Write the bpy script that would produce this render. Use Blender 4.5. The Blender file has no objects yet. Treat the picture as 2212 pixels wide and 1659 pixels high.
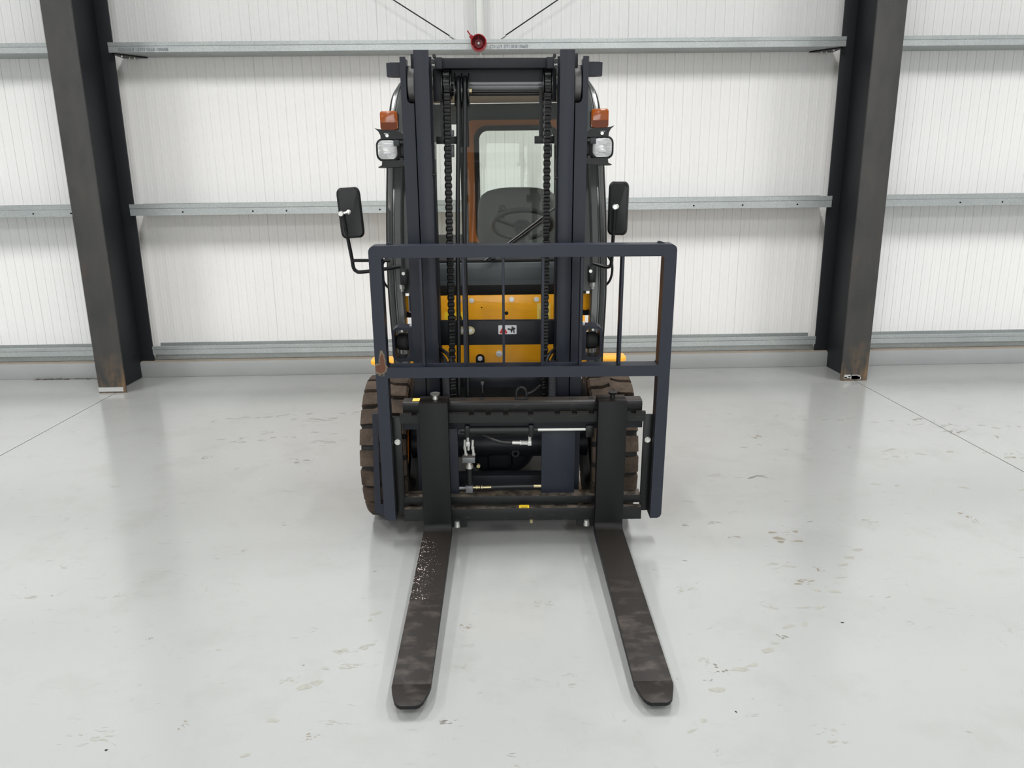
import bpy, bmesh, math, random
from mathutils import Matrix, Vector
R = math.radians
S = bpy.context.scene
COL = S.collection
random.seed(7)

# ------------------------------------------------------------------ camera
def make_camera():
    p, r, y = R(14.5), R(0.68), R(1.1)
    fw = Vector((math.sin(y)*math.cos(p), math.cos(y)*math.cos(p), -math.sin(p)))
    rt0 = Vector((math.cos(y), -math.sin(y), 0)); up0 = rt0.cross(fw)
    rt = rt0*math.cos(r) - up0*math.sin(r); up = rt.cross(fw)
    cd = bpy.data.cameras.new('camera'); co = bpy.data.objects.new('camera', cd); COL.objects.link(co)
    m = Matrix((rt, up, -fw)).transposed().to_4x4(); m.translation = Vector((0, 0, 1.54))
    co.matrix_world = m
    cd.sensor_fit = 'HORIZONTAL'; cd.sensor_width = 36.0; cd.lens = 1650/2212*36
    cd.clip_start = 0.05; cd.clip_end = 100
    S.camera = co
make_camera()

# ------------------------------------------------------------------ world, lamps, exposure
W = bpy.data.worlds.new('world'); S.world = W; W.use_nodes = True
W.node_tree.nodes['Background'].inputs[0].default_value = (0.9, 0.95, 1, 1)
W.node_tree.nodes['Background'].inputs[1].default_value = 0.3
S.view_settings.view_transform = 'Standard'; S.view_settings.look = 'None'
S.view_settings.gamma = 1; S.view_settings.use_curve_mapping = False
S.view_settings.exposure = 0.0
LAMP_W = 106.0
def lamp(x, y, z, w):
    d = bpy.data.lights.new('bay_lamp', 'AREA'); d.shape = 'RECTANGLE'; d.size = 0.3; d.size_y = 1.4
    d.energy = w; d.color = (1.0, 0.985, 0.985); d.spread = R(155)
    o = bpy.data.objects.new('bay_lamp', d); COL.objects.link(o); o.location = (x, y, z)
for yy, k in ((3.4, 0.9), (-1.8, 0.9), (-6.8, 0.9), (-11.3, 0.8)):
    for xx in (-10.5, -7.5, -4.5, -1.5, 1.5, 4.5, 7.5, 10.5):
        lamp(xx, yy, 4.7, LAMP_W*k)

# daylight entering by the open loading door behind the camera
dd = bpy.data.lights.new('door_daylight', 'AREA'); dd.shape = 'RECTANGLE'; dd.size = 7.6; dd.size_y = 4.3; dd.energy = 420.0; dd.color = (0.97, 0.985, 1.0)
do = bpy.data.objects.new('door_daylight', dd); COL.objects.link(do); do.location = (0.5, -14.05, 2.2); do.rotation_euler = (R(90), 0, 0)

# ------------------------------------------------------------------ materials
def lin(c):
    return tuple(((v/255)/12.92 if v/255 <= 0.04045 else ((v/255+0.055)/1.055)**2.4) for v in c)
class NT:
    def __init__(s, name):
        s.m = bpy.data.materials.new(name); s.m.use_nodes = True; s.t = s.m.node_tree
        s.b = s.t.nodes['Principled BSDF']
    def n(s, typ, **kw):
        nd = s.t.nodes.new(typ)
        for k, v in kw.items():
            if k in nd.inputs: nd.inputs[k].default_value = v
            else: setattr(nd, k, v)
        return nd
    def l(s, a, b): s.t.links.new(a, b)
    def coord(s, scale=(1, 1, 1)):
        tc = s.n('ShaderNodeTexCoord'); mp = s.n('ShaderNodeMapping'); mp.inputs['Scale'].default_value = scale
        s.l(tc.outputs['Object'], mp.inputs[0]); return mp.outputs[0]
    def noise(s, scale, vec=None, detail=5, rough=0.6):
        nd = s.n('ShaderNodeTexNoise', Scale=scale, Detail=detail, Roughness=rough)
        s.l(vec if vec else s.coord(), nd.inputs['Vector']); return nd.outputs[0]
    def ramp(s, fac, a, b):
        r = s.n('ShaderNodeMapRange'); r.inputs[1].default_value = a; r.inputs[2].default_value = b
        s.l(fac, r.inputs[0]); return r.outputs[0]
    def mix(s, fac, a, b):
        m = s.n('ShaderNodeMix', data_type='RGBA')
        if isinstance(fac, float): m.inputs[0].default_value = fac
        else: s.l(fac, m.inputs[0])
        for v, i in ((a, 6), (b, 7)):
            if isinstance(v, tuple): m.inputs[i].default_value = (*v, 1)
            else: s.l(v, m.inputs[i])
        return m.outputs[2]
    def math(s, op, a, b=0.0):
        m = s.n('ShaderNodeMath', operation=op)
        for v, i in ((a, 0), (b, 1)):
            if isinstance(v, (float, int)): m.inputs[i].default_value = v
            else: s.l(v, m.inputs[i])
        return m.outputs[0]
    def bump(s, h, strength, dist=0.001):
        b = s.n('ShaderNodeBump', Strength=strength, Distance=dist); s.l(h, b.inputs['Height'])
        s.l(b.outputs[0], s.b.inputs['Normal'])
    def set(s, **kw):
        for k, v in kw.items(): s.b.inputs[k.replace('_', ' ')].default_value = v
def plain(name, c, rough=0.45, metal=0.0, var=0.12, scale=30, spec=0.5, coat=0.0, bump=0.0):
    t = NT(name); c = lin(c); d = tuple(v*(1-var) for v in c); e = tuple(min(1, v*(1+var)) for v in c)
    n = t.noise(scale)
    t.l(t.mix(n, d, e), t.b.inputs['Base Color'])
    t.l(t.ramp(n, -0.6+0, 2.2), t.n('ShaderNodeMath').inputs[0])
    t.set(Roughness=rough, Metallic=metal, Specular_IOR_Level=spec, Coat_Weight=coat, Coat_Roughness=0.08)
    if bump: t.bump(t.noise(scale*6), bump)
    return t.m
M = {}
M['navy'] = plain('navy_paint', (31, 35, 45), 0.42, var=0.05, scale=6, bump=0.03, spec=0.3)
M['navy_dark'] = plain('navy_dark_paint', (22, 25, 31), 0.45, var=0.06, scale=8, spec=0.3)
M['black'] = plain('black_paint', (16, 17, 18), 0.4, var=0.12, spec=0.35)
M['roller'] = plain('roller_steel', (92, 91, 90), 0.35, var=0.08, scale=12)
M['black_gloss'] = plain('black_gloss', (18, 18, 19), 0.25, var=0.1)
M['rubber'] = plain('black_rubber', (22, 22, 22), 0.7, var=0.2)
M['hose'] = plain('hose_rubber', (26, 27, 29), 0.45, var=0.2)
M['greygreen'] = plain('dark_grey_gloss_paint', (44, 48, 46), 0.3, var=0.05, scale=5, coat=0.25)
M['cowl'] = plain('cowl_grey', (56, 61, 62), 0.45, var=0.06, scale=10, spec=0.35)
M['yellow'] = plain('yellow_paint', (255, 178, 30), 0.28, var=0.02, scale=5)
M['orange'] = plain('orange_paint', (150, 88, 28), 0.4, var=0.06, scale=5)
M['chrome'] = plain('chrome', (225, 226, 226), 0.15, metal=1.0, var=0.05)
M['fitting'] = plain('bright_plated_fitting', (196, 196, 192), 0.3, metal=0.35, var=0.08, scale=60)
M['zinc'] = plain('zinc_plate', (205, 205, 200), 0.35, metal=0.75, var=0.1, scale=80)
M['brass'] = plain('brass_plate', (176, 166, 130), 0.4, metal=0.8, var=0.15, scale=80)
M['plastic'] = plain('cab_plastic', (48, 51, 50), 0.55, var=0.08)
M['seat'] = plain('seat_vinyl', (62, 65, 62), 0.6, var=0.08, bump=0.1)
M['tan'] = plain('roof_liner', (140, 128, 110), 0.8, var=0.06)
M['steel_grey'] = plain('grey_tube', (104, 106, 108), 0.35, metal=0.3, var=0.08)
M['white_metal'] = plain('white_sag_bar', (226, 227, 222), 0.5, var=0.04)
M['red'] = plain('sounder_red', (150, 14, 26), 0.35, var=0.05)
M['dark_red'] = plain('sounder_dark_red', (92, 4, 12), 0.4, var=0.05)
M['sticker_white'] = plain('sticker_white', (205, 206, 208), 0.4, var=0.03)
M['sticker_red'] = plain('sticker_red', (178, 30, 30), 0.4, var=0.03)
M['sticker_yellow'] = plain('sticker_yellow', (250, 208, 40), 0.4, var=0.03)
M['sticker_pale'] = plain('sticker_pale_yellow', (238, 206, 96), 0.4, var=0.03)
M['ink'] = plain('ink', (16, 16, 16), 0.5, var=0.02)
M['ink_grey'] = plain('stencil_ink', (118, 124, 128), 0.6, var=0.2)
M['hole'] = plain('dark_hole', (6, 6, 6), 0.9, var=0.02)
M['ceil'] = plain('ceiling_liner', (200, 202, 202), 0.6, var=0.03)
M['wallside'] = plain('side_wall_liner', (224, 225, 224), 0.5, var=0.03)
M['gap'] = plain('joint_filler', (60, 60, 58), 0.9, var=0.1)
M['kerb'] = plain('grey_floor_paint', (146, 149, 148), 0.35, var=0.06, scale=4, bump=0.15)
M['kerb_top'] = plain('dusty_kerb_top', (150, 141, 128), 0.7, var=0.18, scale=14)
M['paint_band'] = plain('pale_paint_band', (168, 170, 168), 0.5, var=0.08, scale=20)
M['debris'] = plain('brown_debris', (78, 66, 56), 0.9, var=0.4, scale=60)

def m_backrest():
    t = NT('backrest_paint'); n = t.noise(6)
    c = lin((37, 41, 51)); base = t.mix(n, tuple(v*.95 for v in c), tuple(v*1.06 for v in c))
    # rust patch where the paint is worn off on the left leg (a wear mark with a shape of its own)
    tc = t.n('ShaderNodeTexCoord'); nz = t.n('ShaderNodeTexNoise', Scale=75.0, Detail=8.0, Roughness=0.7)
    t.l(tc.outputs['Object'], nz.inputs['Vector'])
    def ell(cx, cz, ax, az):
        mp = t.n('ShaderNodeMapping', vector_type='POINT')
        mp.inputs['Location'].default_value = (-cx/ax, 0, -cz/az); mp.inputs['Scale'].default_value = (1/ax, 0, 1/az)
        t.l(tc.outputs['Object'], mp.inputs[0])
        ln = t.n('ShaderNodeVectorMath', operation='LENGTH'); t.l(mp.outputs[0], ln.inputs[0])
        return ln.outputs['Value']
    d = t.math('MINIMUM', ell(-0.475, 0.842, 0.013, 0.05), ell(-0.483, 0.818, 0.026, 0.026))
    d = t.math('ADD', d, t.math('MULTIPLY', t.math('SUBTRACT', nz.outputs[0], 0.5), 1.5))
    rim = t.ramp(d, 1.12, 0.98); core = t.ramp(d, 0.86, 0.74)
    base = t.mix(rim, base, lin((112, 102, 82))); base = t.mix(core, base, lin((92, 58, 44)))
    t.l(base, t.b.inputs['Base Color']); t.set(Roughness=0.42, Specular_IOR_Level=0.3); t.bump(t.noise(40), 0.03); return t.m
M['backrest'] = m_backrest()

def m_fork():
    t = NT('fork_steel'); v = t.coord()
    n = t.noise(9, v); n2 = t.noise(60, v)
    c = t.mix(n, lin((25, 23, 21)), lin((36, 32, 29)))
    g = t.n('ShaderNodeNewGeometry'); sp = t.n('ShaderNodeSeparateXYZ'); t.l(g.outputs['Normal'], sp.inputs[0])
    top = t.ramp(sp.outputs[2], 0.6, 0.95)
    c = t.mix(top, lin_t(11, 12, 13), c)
    # dusty bands towards the tip
    st = t.n('ShaderNodeTexNoise', Scale=1.0, Detail=6.0); t.l(t.coord((16, 26, 8)), st.inputs['Vector'])
    tcd = t.n('ShaderNodeTexCoord'); sd = t.n('ShaderNodeSeparateXYZ'); t.l(tcd.outputs['Object'], sd.inputs[0])
    dust = t.math('MULTIPLY', t.math('MULTIPLY', t.ramp(st.outputs[0], 0.5, 0.8), top), t.ramp(sd.outputs[1], -0.3, -0.62))
    c = t.mix(t.math('MULTIPLY', dust, 0.3), c, lin_t(112, 104, 96))
    # dried white splashes on the left fork
    vo = t.n('ShaderNodeTexVoronoi', Scale=150.0, Randomness=1.0); t.l(v, vo.inputs['Vector'])
    tc = t.n('ShaderNodeTexCoord'); sx = t.n('ShaderNodeSeparateXYZ'); t.l(tc.outputs['Object'], sx.inputs[0])
    zone = t.math('MULTIPLY', t.ramp(sx.outputs[0], -0.215, -0.315), t.math('MULTIPLY', t.ramp(sx.outputs[1], -0.60, -0.52), t.ramp(sx.outputs[1], 0.02, -0.03)))
    zone = t.math('MULTIPLY', zone, t.ramp(t.noise(14, v), 0.25, 0.6))
    vc = t.n('ShaderNodeSeparateColor'); t.l(vo.outputs['Color'], vc.inputs[0])
    thr = t.math('MULTIPLY', t.math('MULTIPLY', zone, 0.52), vc.outputs[0])
    spk = t.math('LESS_THAN', vo.outputs['Distance'], thr)
    spk = t.math('MULTIPLY', spk, top)
    c = t.mix(spk, c, lin_t(176, 164, 156))
    t.l(c, t.b.inputs['Base Color']); t.set(Roughness=0.5, Specular_IOR_Level=0.25); t.bump(n2, 0.12); return t.m
def lin_t(a, b, c): return lin((a, b, c))
M['fork'] = m_fork()

def m_carriage(dusty):
    t = NT('carriage_black'); n = t.noise(12)
    c = t.mix(n, lin((17, 18, 19)), lin((28, 29, 29)))
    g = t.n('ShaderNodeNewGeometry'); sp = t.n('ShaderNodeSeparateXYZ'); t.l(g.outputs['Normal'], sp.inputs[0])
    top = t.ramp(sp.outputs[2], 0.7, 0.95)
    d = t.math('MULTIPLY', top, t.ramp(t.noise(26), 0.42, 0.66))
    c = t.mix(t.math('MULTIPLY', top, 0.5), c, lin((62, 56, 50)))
    if dusty: c = t.mix(t.math('MULTIPLY', d, 0.6), c, lin((128, 118, 104)))
    sc = t.n('ShaderNodeTexNoise', Scale=1.0, Detail=8.0); t.l(t.coord((18, 18, 120)), sc.inputs['Vector'])
    c = t.mix(t.math('MULTIPLY', t.ramp(sc.outputs[0], 0.62, 0.75), 0.25), c, lin((96, 92, 84)))
    t.l(c, t.b.inputs['Base Color']); t.set(Roughness=0.45, Specular_IOR_Level=0.3); t.bump(n, 0.1); return t.m
M['carriage'] = m_carriage(False); M['carriage_dusty'] = m_carriage(True)

def m_tread():
    t = NT('dusty_tread_rubber'); n = t.noise(11); n2 = t.noise(70)
    c = t.mix(t.ramp(n, 0.3, 0.7), lin((50, 43, 37)), lin((86, 74, 63)))
    c = t.mix(t.math('MULTIPLY', t.ramp(n2, 0.5, 0.8), 0.6), c, lin((38, 34, 30)))
    t.l(c, t.b.inputs['Base Color']); t.set(Roughness=0.85, Specular_IOR_Level=0.2); t.bump(n2, 0.3); return t.m
M['tread'] = m_tread()

def m_galv():
    t = NT('galvanised_steel')
    vo = t.n('ShaderNodeTexVoronoi', Scale=260.0); t.l(t.coord((0.6, 1, 1)), vo.inputs['Vector'])
    sc = t.n('ShaderNodeSeparateColor'); t.l(vo.outputs['Color'], sc.inputs[0])
    c = t.mix(sc.outputs[0], lin((158, 164, 164)), lin((186, 192, 190)))
    n = t.noise(3); c = t.mix(t.math('MULTIPLY', t.ramp(n, 0.35, 0.7), 0.6), c, lin((158, 164, 164)))
    t.l(c, t.b.inputs['Base Color']); t.set(Metallic=0.55)
    t.l(t.math('ADD', t.math('MULTIPLY', sc.outputs[1], 0.15), 0.36), t.b.inputs['Roughness']); return t.m
M['galv'] = m_galv()

def m_column(name, rusty):
    t = NT(name); v = t.coord((1, 1, 0.45))
    n = t.noise(5, v, 8); n2 = t.noise(45)
    c = t.mix(t.ramp(n, 0.3, 0.7), lin((50, 52, 52)), lin((70, 68, 65)))
    c = t.mix(t.math('MULTIPLY', t.ramp(n2, 0.55, 0.8), 0.25), c, lin((82, 78, 72)))
    if rusty:
        r = t.n('ShaderNodeTexNoise', Scale=1.0, Detail=8.0, Roughness=0.7); t.l(t.coord((9, 9, 2.2)), r.inputs['Vector'])
        tc = t.n('ShaderNodeTexCoord'); sp = t.n('ShaderNodeSeparateXYZ'); t.l(tc.outputs['Object'], sp.inputs[0])
        low = t.ramp(sp.outputs[2], 1.6, 0.0)
        k = t.math('ADD', r.outputs[0], t.math('MULTIPLY', low, 0.09))
        c = t.mix(t.math('MULTIPLY', t.ramp(k, 0.62, 0.78), 0.75), c, lin((104, 68, 46)))
        c = t.mix(t.math('MULTIPLY', t.math('MULTIPLY', t.ramp(k, 0.5, 0.72), t.ramp(sp.outputs[2], 0.34, 0.04)), 0.8), c, lin((140, 112, 78)))
    t.l(c, t.b.inputs['Base Color']); t.set(Roughness=0.5, Specular_IOR_Level=0.35); t.bump(n2, 0.08); return t.m
M['column_face'] = m_column('column_flange_mill_scale', True)
M['column'] = plain('column_dark_paint', (28, 31, 35), 0.5, var=0.1, scale=5, spec=0.3)

def m_panel():
    t = NT('white_wall_liner'); n = t.noise(2.2, t.coord((1, 1, 0.25)), 4)
    c = t.mix(n, lin((226, 226, 224)), lin((234, 234, 232)))
    st = t.n('ShaderNodeTexNoise', Scale=1.0, Detail=7.0, Roughness=0.65); t.l(t.coord((9, 9, 1.1)), st.inputs['Vector'])
    c = t.mix(t.math('MULTIPLY', t.ramp(st.outputs[0], 0.68, 0.82), 0.25), c, lin((196, 190, 180)))
    t.l(c, t.b.inputs['Base Color']); t.set(Roughness=0.32, Specular_IOR_Level=0.45); return t.m
M['panel'] = m_panel()

def m_floor():
    t = NT('grey_epoxy_floor')
    n = t.noise(0.55, None, 3); n2 = t.noise(3.0, None, 8, 0.65)
    c = t.mix(n, lin((151, 153, 151)), lin((158, 160, 158)))
    c = t.mix(t.math('MULTIPLY', t.ramp(n2, 0.52, 0.72), 0.35), c, lin((136, 137, 133)))
    def scuffs(scale, lo, hi, col, amt, rot):
        mp = t.n('ShaderNodeMapping'); mp.inputs['Scale'].default_value = scale; mp.inputs['Rotation'].default_value = (0, 0, R(rot))
        tc = t.n('ShaderNodeTexCoord'); t.l(tc.outputs['Object'], mp.inputs[0])
        nz = t.n('ShaderNodeTexNoise', Scale=1.0, Detail=9.0, Roughness=0.72, Distortion=0.6); t.l(mp.outputs[0], nz.inputs['Vector'])
        area = t.ramp(t.noise(0.9, None, 4), 0.38, 0.60)
        return t.math('MULTIPLY', t.math('MULTIPLY', t.ramp(nz.outputs[0], lo, hi), amt), area), col
    for f, col in (scuffs((9, 22, 1), 0.60, 0.72, lin((122, 118, 110)), 0.55, 8), scuffs((26, 11, 1), 0.62, 0.74, lin((118, 116, 110)), 0.5, -12),
                   scuffs((14, 16, 1), 0.64, 0.76, lin((116, 108, 96)), 0.6, 30)):
        c = t.mix(f, c, col)
    t.l(c, t.b.inputs['Base Color'])
    t.l(t.math('ADD', t.math('MULTIPLY', n2, 0.14), 0.09), t.b.inputs['Roughness'])
    t.set(Specular_IOR_Level=0.5, IOR=1.75); return t.m
M['floor'] = m_floor()
def m_stain(name, c):
    t = NT(name); n = t.noise(60)
    c = lin(c); t.l(t.mix(n, tuple(v*0.75 for v in c), tuple(v*1.25 for v in c)), t.b.inputs['Base Color']); t.set(Roughness=0.3); return t.m
M['stain_g'] = m_stain('scuff_pale_grey', (146, 146, 139)); M['stain_d'] = m_stain('scuff_dark_grey', (112, 109, 103))
M['stain_b'] = m_stain('worn_patch_brown', (128, 122, 109)); M['stain_k'] = m_stain('black_speck', (40, 40, 38))

def m_glass(name, tint, rough=0.0):
    t = NT(name); out = t.t.nodes['Material Output']
    tr = t.n('ShaderNodeBsdfTransparent'); tr.inputs[0].default_value = (*tint, 1)
    gl = t.n('ShaderNodeBsdfGlossy'); gl.inputs['Roughness'].default_value = 0.02
    fr = t.n('ShaderNodeFresnel'); fr.inputs[0].default_value = 1.5
    mx = t.n('ShaderNodeMixShader'); t.l(fr.outputs[0], mx.inputs[0]); t.l(tr.outputs[0], mx.inputs[1]); t.l(gl.outputs[0], mx.inputs[2])
    t.l(mx.outputs[0], out.inputs['Surface']); return t.m
M['glass'] = m_glass('cab_glass', (0.90, 0.92, 0.90)); M['rear_glass'] = m_glass('rear_glass', (0.93, 0.95, 0.93))
def m_amber():
    t = NT('amber_lens'); t.set(Base_Color=(*lin((166, 80, 8)), 1), Roughness=0.15, Transmission_Weight=0.1, Coat_Weight=0.4); return t.m
M['amber'] = m_amber()
t_ = NT('amber_lens_dark'); t_.set(Base_Color=(*lin((104, 46, 10)), 1), Roughness=0.3, Specular_IOR_Level=0.2); M['amber_dark'] = t_.m
def m_lens():
    t = NT('clear_lamp_lens')
    w = t.n('ShaderNodeTexWave', Scale=55.0, bands_direction='Z'); t.l(t.coord(), w.inputs['Vector'])
    t.set(Base_Color=(0.50, 0.51, 0.505, 1), Roughness=0.18, Metallic=0.35); t.bump(w.outputs[0], 0.3, 0.002); return t.m
M['lens'] = m_lens()

# ------------------------------------------------------------------ mesh helpers
class B:
    def __init__(s): s.bm = bmesh.new()
    def _take(s, tmp):
        me = bpy.data.meshes.new('tmp'); tmp.to_mesh(me); tmp.free(); s.bm.from_mesh(me); bpy.data.meshes.remove(me); return s
    def box(s, x0, x1, y0, y1, z0, z1, bev=0.0, seg=2):
        t = bmesh.new(); bmesh.ops.create_cube(t, size=1)
        x0, x1 = sorted((x0, x1)); y0, y1 = sorted((y0, y1)); z0, z1 = sorted((z0, z1))
        for v in t.verts: v.co = Vector(((x0+x1)/2+v.co.x*(x1-x0), (y0+y1)/2+v.co.y*(y1-y0), (z0+z1)/2+v.co.z*(z1-z0)))
        if bev: bmesh.ops.bevel(t, geom=list(t.edges), offset=bev, segments=seg, affect='EDGES', profile=0.5)
        return s._take(t)
    def mbox(s, x0, x1, w0, w1, v0, v1, bev=0.0, seg=2): return s.box(x0, x1, -w0, -w1, v0, v1, bev, seg)   # mast coords
    def cyl(s, p0, p1, r, seg=20, r2=None, caps=True):
        p0, p1 = Vector(p0), Vector(p1); d = p1-p0; t = bmesh.new()
        bmesh.ops.create_cone(t, cap_ends=caps, segments=seg, radius1=r, radius2=r if r2 is None else r2, depth=d.length)
        t.transform(Matrix.Translation((p0+p1)/2) @ d.to_track_quat('Z', 'Y').to_matrix().to_4x4()); return s._take(t)
    def tube(s, pts, r, seg=10, sub=0):
        pts = [Vector(p) for p in pts]
        if sub: pts = smooth_path(pts, sub)
        prof = [(math.cos(2*math.pi*i/seg)*r, math.sin(2*math.pi*i/seg)*r) for i in range(seg)]
        return s.sweep(pts, prof)
    def sweep(s, pts, prof, up=(0.13, 0.21, 0.97), fixed=False):
        pts = [Vector(p) for p in pts]; bm = s.bm; rings = []
        u = Vector(up); prev = None
        for i, p in enumerate(pts):
            d = (pts[min(i+1, len(pts)-1)]-pts[max(i-1, 0)]).normalized()
            if prev is None or fixed:
                a = u.cross(d)
                if a.length < 1e-4: a = Vector((1, 0, 0)).cross(d)
                a.normalize()
            else:
                a = prev - d*prev.dot(d); a.normalize()
            prev = a; b = d.cross(a)
            rings.append([bm.verts.new(p+a*x+b*y) for x, y in prof])
        n = len(prof)
        for r0, r1 in zip(rings, rings[1:]):
            for i in range(n): bm.faces.new((r0[i], r0[(i+1) % n], r1[(i+1) % n], r1[i]))
        bm.faces.new(rings[0][::-1]); bm.faces.new(rings[-1]); return s
    def prism(s, poly, axis, a0, a1, bev=0.0):
        """poly in the two other axes (x: y,z / y: x,z / z: x,y) between a0 and a1"""
        t = bmesh.new()
        def P(p, a): return {'x': (a, p[0], p[1]), 'y': (p[0], a, p[1]), 'z': (p[0], p[1], a)}[axis]
        lo = [t.verts.new(P(p, a0)) for p in poly]; hi = [t.verts.new(P(p, a1)) for p in poly]; n = len(poly)
        t.faces.new(lo[::-1]); t.faces.new(hi)
        for i in range(n): t.faces.new((lo[i], lo[(i+1) % n], hi[(i+1) % n], hi[i]))
        bmesh.ops.recalc_face_normals(t, faces=list(t.faces))
        if bev: bmesh.ops.bevel(t, geom=list(t.edges), offset=bev, segments=2, affect='EDGES', profile=0.5)
        return s._take(t)
    def ring(s, outer, inner, axis, a0, a1):
        """frame between two loops with the same number of points"""
        t = bmesh.new(); n = len(outer)
        def P(p, a): return {'x': (a, p[0], p[1]), 'y': (p[0], a, p[1]), 'z': (p[0], p[1], a)}[axis]
        L = [[t.verts.new(P(p, a)) for p in loop] for loop, a in ((outer, a0), (outer, a1), (inner, a1), (inner, a0))]
        for k in range(4):
            A, Bq = L[k], L[(k+1) % 4]
            for i in range(n): t.faces.new((A[i], A[(i+1) % n], Bq[(i+1) % n], Bq[i]))
        bmesh.ops.recalc_face_normals(t, faces=list(t.faces)); return s._take(t)
    def lathe(s, prof, origin, axis, seg=32):
        """prof: list of (along, radius)"""
        o = Vector(origin); ax = Vector(axis).normalized(); a = ax.orthogonal().normalized(); b = ax.cross(a); bm = s.bm; rings = []
        for h, r in prof:
            if r < 1e-6: rings.append([bm.verts.new(o+ax*h)])
            else: rings.append([bm.verts.new(o+ax*h+(a*math.cos(2*math.pi*i/seg)+b*math.sin(2*math.pi*i/seg))*r) for i in range(seg)])
        for r0, r1 in zip(rings, rings[1:]):
            for i in range(seg):
                j = (i+1) % seg
                if len(r0) == 1 and len(r1) == 1: continue
                if len(r0) == 1: bm.faces.new((r0[0], r1[i], r1[j]))
                elif len(r1) == 1: bm.faces.new((r0[i], r0[j], r1[0]))
                else: bm.faces.new((r0[i], r0[j], r1[j], r1[i]))
        return s
    def mesh(s, name, mat, xf=None, smooth=35):
        bmesh.ops.recalc_face_normals(s.bm, faces=list(s.bm.faces))
        if xf is not None: s.bm.transform(xf)
        me = bpy.data.meshes.new(name); s.bm.to_mesh(me); s.bm.free()
        me.materials.append(mat)
        for p in me.polygons: p.use_smooth = True
        me.set_sharp_from_angle(angle=R(smooth)); return me
def smooth_path(p, sub):
    out = []
    for i in range(len(p)-1):
        p0, p1, p2, p3 = p[max(i-1, 0)], p[i], p[i+1], p[min(i+2, len(p)-1)]
        for k in range(sub):
            t = k/sub
            out.append(0.5*((2*p1)+(p2-p0)*t+(2*p0-5*p1+4*p2-p3)*t*t+(3*p1-p0-3*p2+p3)*t*t*t))
    out.append(p[-1]); return out
def rrect(x0, x1, z0, z1, r, seg=5):
    out = []
    for cx, cz, a in ((x1-r, z1-r, 0), (x0+r, z1-r, 90), (x0+r, z0+r, 180), (x1-r, z0+r, 270)):
        for i in range(seg+1):
            t = R(a+90*i/seg); out.append((cx+r*math.cos(t), cz+r*math.sin(t)))
    return out
def link(name, data, parent=None, **props):
    o = bpy.data.objects.new(name, data); COL.objects.link(o)
    if parent: o.parent = parent
    for k, v in props.items(): o[k] = v
    return o
MX = None     # mast transform, set below
def part(name, b, mat, parent, mast=False, label=None, kind=None, smooth=35):
    o = link(name, b.mesh(name, M[mat] if isinstance(mat, str) else mat, MX if mast else None, smooth), parent)
    if label: o['label'] = label
    if kind: o['kind'] = kind
    return o
def thing(name, label, cat, loc=(0, 0, 0), rz=0, group=None, kind=None):
    o = link(name, None); o.location = loc; o.rotation_euler = (0, 0, rz); o['label'] = label; o['category'] = cat
    o.empty_display_size = 0.1
    if group: o['group'] = group
    if kind: o['kind'] = kind
    return o
def text(name, body, size, mat, parent, xf, mast=False, ext=0.0002, label=None):
    cu = bpy.data.curves.new(name, 'FONT'); cu.body = body; cu.size = size; cu.extrude = ext; cu.align_x = 'LEFT'
    tmp = bpy.data.objects.new('t', cu); COL.objects.link(tmp)
    bpy.context.view_layer.update()
    me = bpy.data.meshes.new_from_object(tmp.evaluated_get(bpy.context.evaluated_depsgraph_get()))
    bpy.data.objects.remove(tmp); bpy.data.curves.remove(cu)
    me.name = name; me.materials.clear(); me.materials.append(M[mat])
    me.transform((MX @ xf) if mast else xf)
    return link(name, me, parent)
FACE = Matrix.Rotation(R(90), 4, 'X')          # text lying in XZ, read from -Y

# ================================================================== the building
YW = 6.60                                       # inner face of the back wall panels
def structure(name, b, mat, label=None):
    o = link(name, b.mesh(name, M[mat])); o['kind'] = 'structure'
    if label: o['label'] = label
    return o
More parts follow.
